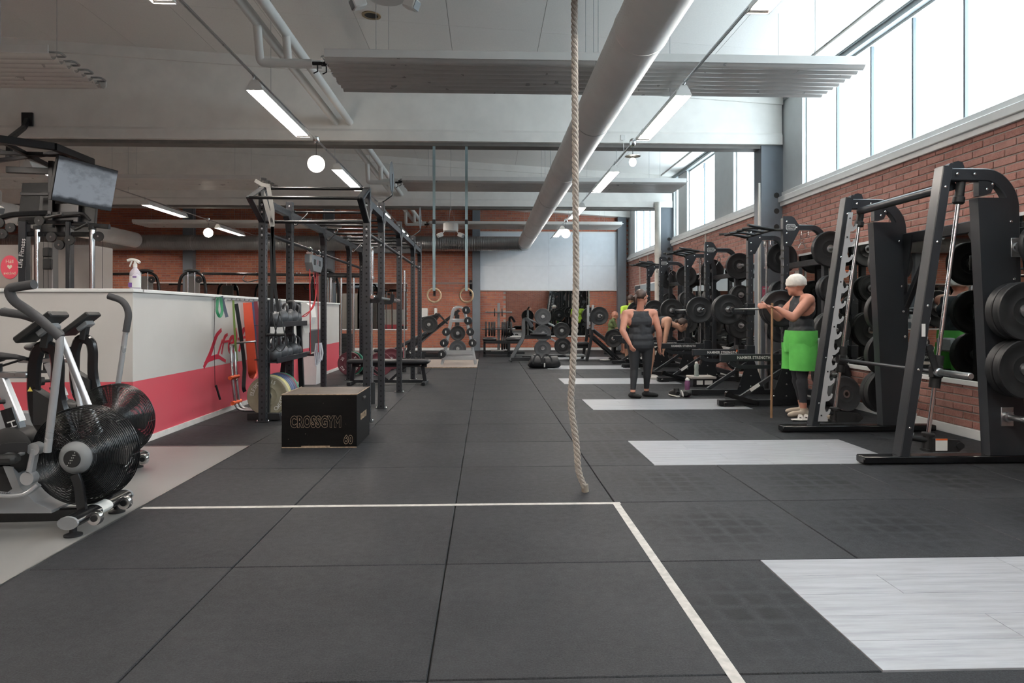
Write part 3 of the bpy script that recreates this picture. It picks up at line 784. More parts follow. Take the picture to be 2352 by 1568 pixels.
    MB().bar(pc+V((-.03, -.05 if near_ else .05, .0)), pc+V((-.1, -.06 if near_ else -.05, .19)), .05, .016, .004, up=(0, 1, 0)).cyl(pc+V((-.1, -.08, .19)), pc+V((-.1, -.03, .19)), .028, n=14).build('safety_hook', BLKM, cg)
    # plate pegs
    for z in (1.70, 1.2, .76, .37):
        x = (4.09 if near_ else 4.13) if z < 1.5 else 4.17
        y_ = y0 if near_ else y1+.05
        m = MB(); m.box(x-.05, x+.05, y_-.006, y_+.006, z-.075, z+.075, .003); m.lathe([(.04, 0), (.04, .03), (.0235, .034), (.0235, .30), (.02, .305), (0, .305)], (x, y_, z), (0, so, 0), 20)
        m.build('plate_peg', STL, sm)
# jagged safety rack on the far upright
pts = [(-.035, 0), (-.035, 2.1), (.01, 2.1)]; n = 13
for i in range(n):
    z = 2.06-i*.155
    pts += [(.012, z), (.014, z-.07), (.03, z-.105), (.052, z-.10), (.058, z-.075), (.075, z-.08), (.07, z-.12), (.04, z-.15)]
pts += [(.06, .03), (.05, 0)]
a, b = V((3.325, FF-.062, .11)), V((3.635, FF-.062, 2.2)); uz = unit(b-a)
for y_, nm in ((FF-.066, 0), (FN+.060, 1)):
    m = MB(); m.prism(pts, (a.x, y_, a.z), (1, 0, 0), uz, (0, .008, 0)); rk = m.build('safety_rack_plate', M('pale_silver_plate', 'b9bbbc', .45, .25, var=.05), sm, smooth=False)
    m = MB()
    for s_ in (.06, .5, .95, 1.4, 1.85, 2.04): bolt(m, V((a.x-.012, y_, a.z))+uz*s_, (0, -1, 0), .008)
    m.build('screw', BLKM, rk)
MB().box(3.565, 3.6, FF-.0675, FF-.066, 1.6, 1.612).build('orange_mark', M('orange_print'), sm, smooth=False)
MB().box(3.40, 3.43, FN-.0595, FN-.058, 1.0, 1.1, mat=None).build('spec_label', LBL, sm, smooth=False)
MB().cyl((3.72, FN+.05, 2.2), (3.72, FF-.05, 2.2), .036, n=20).build('top_tube', SMB, sm)
MB().bar((4.2, FN+.03, 1.93), (4.2, FF-.03, 1.93), .06, .1, .006).bar((4.2, FF-.03, 1.25), (4.2, FF-.48, 1.88), .05, .06, .004, up=(1, 0, 0)).bar((4.2, FN+.03, 1.25), (4.2, FN+.48, 1.88), .05, .06, .004, up=(1, 0, 0)).build('rear_brace', BLK, sm)
for y_ in (FF-.05, FN+.05): MB().prism([(0, 0), (.14, 0), (0, -.6)] if y_ < 6 else [(0, 0), (-.14, 0), (0, -.6)], (4.165, y_, 1.95), (0, 1, 0), (0, 0, 1), (.012, 0, 0)).build('gusset', BLK, sm, smooth=False)
# the guided bar
m = MB(); m.cyl((3.545, FN-.03, .72), (3.545, FF+.03, .72), .0155, n=14); br_ = m.build('guided_bar', M('dark_steel_bar', '4b4d50', .35, .8), sm)
for s_, y_ in ((-1, FN), (1, FF)): MB().lathe([(.034, .03), (.034, .06), (.025, .065), (.025, .40), (.02, .406), (0, .406)], (3.545, y_, .72), (0, s_, 0), 18).build('sleeve', STL, br_)
for i, (z, y_, nm) in enumerate(((1.2, 5.13, 'upper'), (1.2, 5.05, 'upper'), (.76, 5.13, 'lower'), (.76, 5.05, 'lower'), (1.70, 4.98, 'top'))):
    plate((4.09 if z < 1.5 else 4.17, y_, z-.003), .225 if z < 1.5 else .17, .07 if z < 1.5 else .05, label='black bumper plate on the %s near peg of the smith machine, %s' % (nm, 'inner' if i % 2 == 0 else 'outer'), group='plates on the smith machine')
for i, (z, y_, nm) in enumerate(((1.70, 6.90, 'top'), (1.2, 6.90, 'upper'), (.76, 6.90, 'lower'), (.37, 6.9, 'bottom'), (.37, 6.98, 'bottom'))):
    plate((4.13 if z < 1.5 else 4.17, y_, z-.003), label='black bumper plate on the %s far peg of the smith machine%s' % (nm, ', outer' if i == 4 else ''), group='plates on the smith machine')
plate((4.30, 8.05, .214), .21, .08, GRYPL, 'grey bumper plate with steel hub leaning behind the smith machine', None, R(12), R(-7))
plate((4.33, 8.2, .218), .21, .08, RUBP, 'black plate leaning behind the grey plate by the mirror wall', None, R(12), R(-7))

# ---------------------------------------------------------------- half racks
def half_rack(yn, yf, which):
    lab = {'near': 'nearest black squat rack with spotter arms and multi grip pull-up bar', 'mid': 'middle black squat rack behind the standing woman', 'far': 'farthest black squat rack by the corner column'}[which]
    t = thing('squat_rack', lab, 'squat rack', (3.8, (yn+yf)/2, 0), 'half racks along the mirror wall')
    x = 3.82; xr = 4.34
    for y, so in ((yn, -1), (yf, 1)):
        MB().box(2.95, 4.45, y-.04, y+.04, .012, .085, .006).build('foot', BLK, t)
        m = MB()
        for q in (3.02, 4.38): m.cyl((q, y, 0), (q, y, .014), .04, n=14)
        m.build('rubber_pad', RUBB, t)
        up_ = MB().box(x-.04, x+.04, y-.04, y+.04, .08, 2.4, .005).build('upright', SMB, t)
        m = MB()
        for k in range(13):
            z = .72+k*.105
            m.box(x-.0445, x-.02, y-.022, y+.022, z, z+.02); m.box(x-.0445, x-.012, y-.0415, y-.03, z-.004, z+.016)
        m.build('slot_strip', DARK, up_, smooth=False)
        m = MB()
        for k in range(9): m.box(x+.008, x+.014, y-.0412, y-.0402, .95+k*.105, .97+k*.105)
        m.build('number_marks', GRYP, up_, smooth=False)
        # lower gusset, sleeve and brace
        m = MB(); m.prism([(-.2, 0), (.2, 0), (.05, .42), (-.05, .42)], (x, y-.046, .08), (1, 0, 0), (0, 0, 1), (0, .006, 0)); gu = m.build('base_gusset', BLK, t, smooth=False)
        m = MB()
        for p in ((-.16, .05), (.16, .05), (0, .05), (0, .2), (0, .34)): bolt(m, (x+p[0], y-.046, .08+p[1]), (0, -1, 0), .012)
        m.build('bolt', CHR, gu)
        MB().bar((x-.04, y, .46), (3.2, y, .085), .04, .05, .004, up=(1, 0, 0)).build('diagonal_brace', SMB, t)
        # top plate with badge
        z = 2.4
        m = MB(); m.prism([(-.045, .02), (.06, .02), (.1, -.0), (.165, -.1), (.165, -.16), (.06, -.36), (-.045, -.36)], (x, y-.047, z), (1, 0, 0), (0, 0, 1), (0, .007, 0)); tp = m.build('top_gusset', SMB, t, smooth=False)
        m = MB()
        for p in ((.0, -.05), (0, -.2), (0, -.32), (.13, -.125)): bolt(m, (x+p[0], y-.047, z+p[1]), (0, -1, 0), .012)
        m.build('bolt', CHR, tp)
        if so < 0:
            fr = rrect(.125, .075, .015); fi = rrect(.115, .065, .012)
            m = MB(); A = [(x+.055+a, y-.0485, z-.12+b) for a, b in fr]; B = [(x+.055+a, y-.0485, z-.12+b) for a, b in fi]; k = len(A)
            m.add(A+B, [(i, (i+1) % k, k+(i+1) % k, k+i) for i in range(k)]); m.build('badge_frame', LBL, tp, smooth=False)
            text('HAMMER', .026, (x+.055, y-.0486, z-.107), (1, 0, 0), (0, 0, 1), tp, LBL); text('STRENGTH', .024, (x+.055, y-.0486, z-.134), (1, 0, 0), (0, 0, 1), tp, LBL)
        MB().bend([(x+.12, y, z-.12), (xr-.1, y, z-.12), (xr, y, z-.3), (xr, y, .085)], .07, .07, .2, .008, up=(0, 1, 0), k=7).build('arch_post', SMB, t)
        m = MB(); 
        for q in (.2, .29): m.cyl((x+q, y-.03, z-.16), (x+q, y-.03, z-.22), .006, n=8); m.torus((x+q, y-.03, z-.235), (0, 1, 0), .016, .005, 14, 6)
        m.box(x+.16, x+.33, y-.045, y-.02, z-.165, z-.158); m.build('hook_strip', CHR, t)
        if so < 0:
            m = MB(); c = V((x+.2, y-.045, z-.285)); m.torus(c, (0, 1, 0), .03, .005, 18, 6); m.tube([c+V((-.01, 0, -.03)), c+V((-.05, 0, -.1))], .005, 6); m.tube([c+V((.01, 0, -.03)), c+V((.05, 0, -.1))], .005, 6)
            tag(m.build('spring_collar', CHR), 'wire spring collar hanging from the %s squat rack' % which, 'collar', 'spring collars on the racks')
        for k, zp in enumerate((2.0, 1.5, .98, .42)):
            m = MB(); m.lathe([(.04, 0), (.04, .035), (.0235, .038), (.0235, .27), (.018, .275), (0, .275)], (xr, y+so*.03, zp), (0, so, 0), 16); m.build('plate_peg', STL, t)
        # spotter arm
        m = MB(); m.box(2.98, x-.04, y-.035, y+.035, .575, .665, .005).box(x-.06, x+.06, y-.05, y+.05, .54, .72, .006); m.bend([(3.1, y, .56), (3.2, y, .5), (x-.02, y, .5)], .05, .03, .08, .003, up=(0, 1, 0)); sa = m.build('spotter_arm', SMB, t)
        text('HAMMER STRENGTH', .05, (3.40, y-.0365, .619), (1, 0, 0), (0, 0, 1), sa, LBL, sx=.84, bold=.0012)
        # j-hook
        m = MB(); m.box(x-.06, x+.06, y-.05, y+.05, 1.16, 1.33, .006); m.bend([(x-.05, y, 1.19), (x-.23, y, 1.19), (x-.25, y, 1.26)], .04, .03, .03, .003, up=(0, 1, 0)); m.build('bar_hook', BLK, t)
        if so < 0:
            m = MB(); m.box(3.0, 3.14, y-.085, y-.04, .01, .06, .006); m.bar((3.02, y-.07, .16), (3.45, y-.07, .04), .03, .055, .004); m.cyl((3.06, y-.09, .16), (3.06, y-.03, .16), .038, n=16); m.build('bench_lock_arm', BLKG, t)
            MB().prism([(-.07, -.022), (.07, -.022), (.07, .022), (-.07, .022)], (3.42, y-.0225, .24), unit((.56, 0, .375)), unit((-.375, 0, .56)), (0, .001, 0)).build('spec_label', LBL, t, smooth=False)
    MB().bar((xr, yn, 1.86), (xr, yf, 1.86), .06, .08, .005).bar((xr, yn, .13), (xr, yf, .13), .06, .08, .005).build('rear_crossbar', BLK, t)
    ym = (yn+yf)/2; m = MB(); z = 2.27
    m.tube(rnd([(x-.03, yn, z-.02), (x-.1, yn+.15, z), (x-.1, yf-.15, z), (x-.03, yf, z-.02)], .1), .017, 10)
    for dy in (-.42, -.16, .16, .42): m.tube(rnd([(x-.1, ym+dy, z), (x-.3, ym+dy*.92, z+.035), (x-.46, ym+dy*.8, z+.02)], .08), .017, 10)
    m.tube(rnd([(x-.1, yn+.1, z), (x-.36, yn+.16, z+.05), (x-.46, yn+.05, z+.05)], .06), .017, 10); m.tube(rnd([(x-.1, yf-.1, z), (x-.36, yf-.16, z+.05), (x-.46, yf-.05, z+.05)], .06), .017, 10)
    m.tube(rnd([(x-.44, yn+.28, z+.02), (x-.3, ym, z+.05), (x-.44, yf-.28, z+.02)], .3, 8), .017, 10)
    m.build('pull_up_bar', BLKM, t)
    return t
def barbell(p, ax, label, L=2.2, group='olympic barbells', mat=None):
    p = V(p); ax = unit(ax); o = thing('barbell', label, 'barbell', p, group)
    MB().cyl(p-ax*(L/2-.43), p+ax*(L/2-.43), .014, n=12).build('shaft', mat or STL, o)
    for s_ in (-1, 1):
        MB().lathe([(.037, 0), (.037, .03), (.025, .033), (.025, .42), (.02, .425), (0, .425)], p+ax*s_*(L/2-.43), ax*s_, 18).build('sleeve', CHR, o)
    return o
RK = [('near', 8.60, 9.77), ('mid', 11.70, 12.87), ('far', 14.80, 15.97)]
for nm, yn, yf in RK:
    half_rack(yn, yf, nm); xb = 3.60; zb = 1.243
    barbell((xb, (yn+yf)/2, zb), (0, 1, 0), 'barbell resting on the hooks of the %s squat rack' % nm)
    for s_, y_ in ((-1, yn-.28), (1, yf+.28)):
        plate((xb, y_, zb), label='bumper plate on the %s end of the barbell in the %s squat rack' % ('near' if s_ < 0 else 'far', nm), group='plates on the racked barbells')
        if nm == 'near': plate((xb, y_+s_*.073, zb), label='second bumper plate on the %s end of the barbell in the nearest rack' % ('near' if s_ < 0 else 'far'), group='plates on the racked barbells')
    for so, y, sd in ((-1, yn, 'near'), (1, yf, 'far')):
        for z, hn in ((2.0, 'top'), (1.5, 'second'), (.98, 'third'), (.42, 'lowest')):
            cnt = 1 if hn in ('top',) else 2
            r = .225 if hn != 'second' else .17
            for q in range(cnt):
                plate((4.34, y+so*(.115+.075*q), z-.003), r, .07 if q == 0 else .06, None, 'plate on the %s %s-side storage peg of the %s squat rack, %s' % (hn, sd, nm, 'inner' if q == 0 else 'outer'), 'plates stored on the squat racks')
    v = barbell((4.12, yf+.13, 1.17), (0, 0, 1), 'upright barbell stored behind the %s squat rack' % nm)
    m = MB().lathe([(.055, 0), (.055, .02), (.034, .03), (.034, .2), (.0255, .2), (.0255, .05)], (4.12, yf+.13, 0), (0, 0, 1), 18, capped=False).build('bar_holder', BLKM)
    tag(m, 'short tube holder under the upright barbell of the %s squat rack' % nm, 'bar holder', 'upright bar holders')
# ================================================================== TRAINING RIG (left)
def rig_mat():
    k = N('drilled_black_rig_steel'); p = k.obj(); sp = k.n('ShaderNodeSeparateXYZ'); k.l(p, sp.inputs[0])
    nm = k.n('ShaderNodeTexCoord').outputs['Normal']; sn = k.n('ShaderNodeSeparateXYZ'); k.l(nm, sn.inputs[0])
    def hole(u, v, r=.0105):
        dv = k.math('MULTIPLY', k.math('SUBTRACT', k.math('FRACT', k.math('DIVIDE', v, .0635)), .5), .0635)
        return k.math('LESS_THAN', k.math('ADD', k.math('MULTIPLY', u, u), k.math('MULTIPLY', dv, dv)), r*r)
    f = k.math('MAXIMUM', k.math('MULTIPLY', hole(sp.outputs[1], sp.outputs[2]), k.math('GREATER_THAN', k.math('ABSOLUTE', sn.outputs[0]), .8)),
               k.math('MULTIPLY', hole(sp.outputs[0], sp.outputs[2]), k.math('GREATER_THAN', k.math('ABSOLUTE', sn.outputs[1]), .8)))
    k.l(k.mix(f, lin('25272b'), lin('040404')), k.b.inputs['Base Color'])
    k.l(k.math('ADD', .4, k.math('MULTIPLY', f, .5)), k.b.inputs['Roughness']); return k.m
RIGM = rig_mat()
def rig_mat_y():                                # rails: holes along Y
    k = N('drilled_black_rig_rail'); p = k.obj(); sp = k.n('ShaderNodeSeparateXYZ'); k.l(p, sp.inputs[0])
    dv = k.math('MULTIPLY', k.math('SUBTRACT', k.math('FRACT', k.math('DIVIDE', sp.outputs[1], .0635)), .5), .0635)
    f = k.math('LESS_THAN', k.math('ADD', k.math('MULTIPLY', sp.outputs[2], sp.outputs[2]), k.math('MULTIPLY', dv, dv)), .0105**2)
    sn = k.n('ShaderNodeSeparateXYZ'); k.l(k.n('ShaderNodeTexCoord').outputs['Normal'], sn.inputs[0])
    f = k.math('MULTIPLY', f, k.math('GREATER_THAN', k.math('ABSOLUTE', sn.outputs[0]), .8))
    k.l(k.mix(f, lin('2e3136'), lin('040404')), k.b.inputs['Base Color']); k.b.inputs['Roughness'].default_value = .42; return k.m
RIGR = rig_mat_y()
BARM = M('worn_black_bar', '1d1e20', .32, .5, var=.15, scale=30)
XA, XB = -2.43, -1.305; ROW = [7.53, 8.55, 10.3, 12.2, 13.42]; RH = 2.56
rig = thing('training_rig', 'long black drilled-steel training rig with pull-up bars left of the aisle', 'training rig', (-1.87, 10.4, 0))
for y in ROW:
    for x in (XA, XB):
        MB().box(x-.038, x+.038, y-.038, y+.038, .006, RH, .003).build('post', RIGM, rig, (x, y, 0))
        o_ = MB().box(x-.07, x+.07, y-.055, y+.055, 0, .007, .002).build('base_plate', BLK, rig)
        m = MB()
        for a in (-.058, .058): m.lathe([(.011, 0), (.011, .012), (.006, .018), (0, .018)], (x+a, y, .007), (0, 0, 1), 8)
        m.build('bolt', CHR, o_)
        m = MB()
        for z in (2.5, 2.36, 2.28, 2.1, 2.03): bolt(m, (x, y-.038, z), (0, -1, 0), .012)
        m.build('bolt', STL, rig)
for x in (XA, XB):
    sx = 1 if x == XA else -1
    for a, b in zip(ROW, ROW[1:]):
        MB().box(x-.03, x+.03, a+.038, b-.038, 2.36, 2.44, .003).build('top_rail', RIGR, rig, (x, a, 2.40))
        MB().cyl((x, a+.03, 2.06), (x, b-.03, 2.06), .0215, n=14).build('side_tube', BLK, rig)
        for s_, y in ((1, a+.038), (-1, b-.038)):
            MB().prism([(0, 0), (0, -.17), (s_*.02, -.17), (s_*.05, -.06), (s_*.13, -.02), (s_*.13, 0)], (x-.034, y, 2.36), (0, 1, 0), (0, 0, 1), (.068, 0, 0)).build('corner_gusset', BLK, rig, smooth=False)
    for s_ in (0,):
        m = MB(); y0 = ROW[0]-.035
        for p, q in (((y0, 2.54), (7.09, 2.37)), ((7.09, 2.37), (y0, 2.17))): m.bar((x, p[0], p[1]), (x, q[0], q[1]), .06, .012, 0, up=(0, 0, 1))
        m.prism([(0, 0), (-.39, -.17), (0, -.37), (0, -.34), (-.33, -.17), (0, -.03)], (x-sx*.028, y0, 2.54), (0, 1, 0), (0, 0, 1), (.006, 0, 0))
        m.build('front_bracket', BLK, rig, smooth=False)
for nm, y, z in (('top', ROW[0]-.02, 2.54), ('front', 7.10, 2.37), ('low', ROW[0]-.02, 2.175)):
    MB().cyl((XA, y, z), (XB, y, z), .017, n=14).build('pull_up_bar', BARM, rig)
for y in (8.68, 9.45, 9.95, 10.42, 11.0, 11.55, 12.05, 12.6, 13.2):
    MB().cyl((XA, y, 2.455), (XB, y, 2.455), .016, n=12).build('monkey_bar', BARM, rig)
    for x in (XA, XB): MB().box(x-.033, x+.033, y-.022, y+.022, 2.435, 2.48, .004).build('bar_clamp', BLK, rig)
MB().box(XA, XB, ROW[4]-.03, ROW[4]+.03, 2.36, 2.44, .003).build('end_rail', RIGM, rig)
for y in ROW[1:4]:
    MB().tube(rnd([(XA+.04, y, 2.3), (XA+.07, y-.02, 2.26), (XA+.2, y+.05, 2.42), (XA+.19, y+.08, 2.44)], .03), .009, 8).build('loop_hook', BLK, rig)
for x, y, lb in ((XB, ROW[1], 'near'), (XB, ROW[3], 'far')):
    m = MB(); m.tube(rnd([(x, y, RH-.05), (x, y, RH), (x+.13, y+.0, RH+.09), (x+.13, y, RH+.36)], .02), .011, 8)
    s_ = m.build('target_arm', BLK, rig); MB().cyl((x+.125, y, RH+.32), (x+.133, y, RH+.32), .19, n=36).build('target_disc', M('grey_steel_disc', '8b9196', .4, .5), s_)
# hooks carrying the horizontal bar
for y in (ROW[0], ROW[1]): MB().bend([(XB+.04, y, 1.32), (XB+.13, y, 1.32), (XB+.14, y, 1.42)], .05, .02, .03, .002, up=(0, 1, 0)).build('bar_hook', BLK, rig)
barbell((XB+.09, 8.42, 1.358), (0, 1, 0), 'steel barbell lying on hooks of the training rig', 2.2)
for (x, y, lb) in ((-1.5, 9.0, 'upright barbell in a tube holder at the second rig post'), (-1.66, 13.9, 'upright barbell behind the flat bench')):
    barbell((x, y, 1.06), (0, 0, 1), lb, 2.0)
    tag(MB().lathe([(.03, 0), (.045, .0), (.045, .28), (.036, .28), (.036, .05)], (x, y, 0), (0, 0, 1), 18, capped=False).build('bar_holder', BLKM), 'black tube holder under the ' + lb.split(' in ')[0].split(' behind ')[0] + (' by the second rig post' if y < 10 else ' near the bench'), 'bar holder', 'upright bar holders')
# ---- kettlebell rack
kr = thing('kettlebell_rack', 'black two-shelf kettlebell rack standing inside the rig', 'rack', (-2.48, 8.2, 0))
for y in (7.66, 8.80):
    MB().bar((-2.34 if y > 8 else -2.43, y, 0.0), (-2.40 if y > 8 else -2.43, y, 1.32), .05, .06, .004, up=(1, 0, 0)).build('frame_post', BLK, kr)
    if y > 8: MB().bar((-2.64, y, 0.0), (-2.50, y, 1.2), .05, .06, .004, up=(1, 0, 0)).build('frame_post', BLK, kr)
    MB().bar((-2.68 if y > 8 else -2.5, y, .03), (-2.3, y, .03), .06, .05, .004).build('frame_foot', BLK, kr)
for z, dx in ((1.08, 0), (.68, -.05)):
    o_ = MB().box(-2.46, -2.30, 7.61, 8.85, z-.045, z-.035).box(-2.70, -2.46, 8.06, 8.85, z-.045, z-.035).box(-2.31, -2.295, 7.61, 8.85, z-.05, z+.01, .002).build('shelf', SMB, kr)
def kettle_mesh(s):
    m = MB(); m.lathe([(0, 0), (.06*s, 0), (.088*s, .03*s), (.098*s, .085*s), (.088*s, .14*s), (.055*s, .178*s), (0, .19*s)], (0, 0, 0), (0, 0, 1), 20)
    m.tube(rnd([(0, -.045*s, .15*s), (0, -.072*s, .24*s), (0, -.045*s, .285*s), (0, .045*s, .285*s), (0, .072*s, .24*s), (0, .045*s, .15*s)], .04*s, 4), .0165*s, 8)
    return m.mesh('kettlebell', M('dark_grey_iron', '4a4c4f', .42, .3, var=.1, scale=20))
km = [kettle_mesh(1.0), kettle_mesh(.86)]
for si, (z, ys_) in enumerate(((1.045, [7.82, 8.04, 8.26, 8.48, 8.67]), (.645, [7.82, 8.04, 8.26, 8.48, 8.67]))):
    for i, y in enumerate(ys_):
        for row, x in enumerate((-2.40, -2.605)):
            if row and i < 2: continue
            o = bpy.data.objects.new('kettlebell', km[(i+row+1) % 2 if i < 4 else 1]); COL.objects.link(o); o.location = (x, y, z+.001); o.rotation_euler = (0, 0, R(20*i+40*row))
            tag(o, 'dark iron kettlebell on the %s shelf, %s from the near end, %s row' % ('upper' if si == 0 else 'lower', ['first', 'second', 'third', 'fourth', 'fifth', 'sixth'][i], 'front' if row == 0 else 'back'), 'kettlebell', 'kettlebells on the rack')
# ---- coloured bumper plates
bc = thing('plate_cradle', 'low black cradle holding the coloured bumper plates', 'plate rack', (-2.44, 8.05, 0))
for x in (-2.56, -2.32): MB().bar((x, 7.6, .05), (x, 8.5, .05), .04, .04, .004).build('rail', STL, bc)
for y in (7.6, 8.5): MB().box(-2.62, -2.26, y-.02, y+.02, .01, .09, .006).build('end_block', BLKM, bc)
y = 7.70
for i, (c, t_, nm) in enumerate((('8a8470', .062, 'olive grey'), ('bdb683', .05, 'pale yellow'), ('b5ae78', .04, 'thin yellow'), ('41506e', .062, 'first dark blue'), ('445578', .062, 'second dark blue'), ('3b4865', .062, 'third dark blue'), ('6a4450', .062, 'maroon'), ('2f7860', .05, 'green'))):
    mt = M('%s_bumper_rubber' % nm.replace(' ', '_'), c, .55, var=.08, scale=14)
    o = plate((-2.44, y+t_/2, .262), .225, t_, mt, nm + ' bumper plate in the floor cradle', 'coloured bumper plates'); 
    if i == 0:
        for a in (150, 330):
            for j, ch in enumerate('ELEIKO'):
                aa = R(a+(j-2.5)*-9.5); d = V((cos(aa), 0, sin(aa))); text(ch, .062, V((-2.44, y-.0005, .262))+d*.165, (-d.x*0+sin(aa), 0, -cos(aa)), d, o, LBL, depth=.002)
        aa = R(75)
        for j, ch in enumerate('15'):
            aa = R(72-j*11); d = V((cos(aa), 0, sin(aa))); text(ch, .055, V((-2.44, y-.0005, .262))+d*.165, (sin(aa), 0, -cos(aa)), d, o, LBL, depth=.002)
    y += t_+.006
# loaded bar with maroon plates further back
o = barbell((-2.0, 13.7, .226), (0, 1, 0), 'barbell on the floor loaded with maroon plates')
MAR = M('dark_maroon_bumper', '5a2b33', .55, var=.08)
pl_ = plate((-2.0-.62, 13.2, .225), .225, .06, MAR, 'maroon plate marked 25 standing on the floor behind the rig', 'coloured bumper plates')
for tx_, ang in (('25', 145), ('KG', 35), ('25', 325), ('KG', 215)):
    d = V((cos(R(ang)), 0, sin(R(ang)))); text(tx_, .07, V((-2.62, 13.169, .225))+d*.155, (sin(R(ang)), 0, -cos(R(ang))), d, pl_, LBL)
plate((-2.0-.58, 13.30, .225), .225, .06, M('green_bumper_rubber'), 'green plate standing behind the maroon plate', 'coloured bumper plates')
for y_ in (12.98, 14.45): plate((-2.0, y_, .226), .225, .06, MAR, 'maroon plate on the %s end of the floor barbell' % ('near' if y_ < 13.5 else 'far'), 'coloured bumper plates')
# ---- plyo box
PLY = N('worn_black_plywood'); 
def _ply(k):
    p = k.pos(); ob = k.n('ShaderNodeTexCoord').outputs['Generated']; sp = k.n('ShaderNodeSeparateXYZ'); k.l(ob, sp.inputs[0])
    def edge(v): return k.math('SUBTRACT', .5, k.math('ABSOLUTE', k.math('SUBTRACT', v, .5)))
    n_ = k.noise(26, 5, p, .7); sp_ = k.ramp(k.noise(60, 2, p), .76, .79); st = k.n('ShaderNodeMapping'); k.l(p, st.inputs[0]); st.inputs['Scale'].default_value = (3, 3, 40)
    g_ = k.noise(2, 4, st.outputs[0]); c = k.mix(k.ramp(g_, .3, .8), lin('060606'), lin('0f0e0e'))
    c = k.mix(sp_, c, lin('9a8f84')); tn = k.ramp(k.n('ShaderNodeSeparateXYZ', i_0=k.n('ShaderNodeNewGeometry').outputs['Normal']).outputs[2], .8, .95)
    top = k.mix(k.ramp(k.noise(7, 6, p, .7), .3, .8), lin('3a332e'), lin('64594f')); c = k.mix(tn, c, top)
    k.l(c, k.b.inputs['Base Color']); k.b.inputs['Roughness'].default_value = .45
_ply(PLY); PLY.b.inputs['Specular IOR Level'].default_value = .2
bx = thing('plyo_box', 'scuffed black plywood jump box lettered CROSSGYM 60', 'jump box', (-1.47, 6.4, 0))
x0, x1, y0, y1, hz = -1.795, -1.14, 6.06, 6.71, .468
MB().box(x0, x1, y0, y1, 0, hz, .004).build('body', PLY.m, bx, smooth=False)
EDG = M('worn_plywood_edge', '8d7a66', .7, var=.4, scale=40)
m = MB()
for a, b in (((x0, y0, 0), (x0, y0, hz)), ((x1, y0, 0), (x1, y0, hz)), ((x0, y0, hz), (x1, y0, hz)), ((x1, y0, hz), (x1, y1, hz)), ((x0, y0, 0.004), (x1, y0, 0.004)), ((x1, y1, 0), (x1, y1, hz)), ((x0, y0, hz), (x0, y1, hz))): m.bar(a, b, .009, .009, .0035)
m.build('bare_edges', EDG, bx)
TXT = M('bare_wood_lettering', 'a08b74', .7, var=.2)
text('CROSSGYM', .132, ((x0+x1)/2-.03, y0-.0015, .225), (1, 0, 0), (0, 0, 1), bx, TXT, outline=.0016, sx=.6, bold=.006)
text('60', .095, (x1-.075, y0-.0015, .068), (1, 0, 0), (0, 0, 1), bx, TXT, outline=.0016, sx=.75, bold=.005)
MB().box(x0+.17, x0+.42, y0-.001, y0+.002, .006, .02).build('worn_strip', EDG, bx, smooth=False)
MB().sweep([(x1+.0005, y0+.28, .40), (x1+.0005, y0+.38, .40)], circ(.014, 10)).build('hand_slot', DARK, bx)
text('CROSSGYM', .085, (x1+.0015, y0+.32, .24), (0, 1, 0), (0, 0, 1), bx, TXT, outline=.0012, sx=.7)
# ---- flat bench and others
def flat_bench(loc, rz, label, L=1.25, h=.42, incl=0):
    t = thing('weight_bench', label, 'bench', (0, 0, 0))
    if not incl: MB().box(-L/2, L/2, -.14, .14, h-.07, h, .025).build('pad', VINB, t)
    else:
        MB().box(-L/2, -L/2+.38, -.14, .14, h-.07, h, .025).build('seat_pad', VINB, t)
        d = unit((cos(R(incl)), 0, sin(R(incl)))); c = V((-L/2+.42, 0, h-.035))+d*.42
        MB().obox(c, (.42, .14, .035), Matrix.Rotation(-R(incl), 3, 'Y'), .02).build('back_pad', VINB, t)
        MB().bar((.1, 0, .12), c, .05, .05, .005, up=(0, 1, 0)).build('back_strut', BLK, t)
    MB().box(-L/2+.08, L/2-.05, -.03, .03, h-.13, h-.07, .005).build('spine', BLK, t)
    for s_, x in ((-1, -L/2+.1), (1, L/2-.12)):
        MB().bar((x, 0, h-.08), (x+s_*.04, 0, .05), .06, .06, .005, up=(1, 0, 0)).build('leg', BLK, t)
        MB().box(x+s_*.04-.03, x+s_*.04+.03, -.25, .25, .005, .06, .006).build('foot', BLK, t)
    MB().bar((-L/2+.3, 0, h-.1), (-.02, 0, .07), .04, .04, .004, up=(1, 0, 0)).bar((.3, 0, h-.1), (.02, 0, .07), .04, .04, .004, up=(1, 0, 0)).box(-L/2+.1, L/2-.1, -.03, .03, .03, .08, .005).build('brace', BLK, t)
    m = MB()
    for x in (-L/2+.2, -.1, .2, L/2-.15): bolt(m, (x, -.031, h-.1), (0, -1, 0), .014)
    m.build('bolt', CHR, t)
    t.location = loc; t.rotation_euler = (0, 0, rz); return t
flat_bench((-1.62, 11.45, 0), R(-2), 'flat black bench inside the rig across the posts', 1.36)
flat_bench((-1.9, 15.3, 0), R(8), 'black incline bench behind the rig', 1.2, .4, 28)
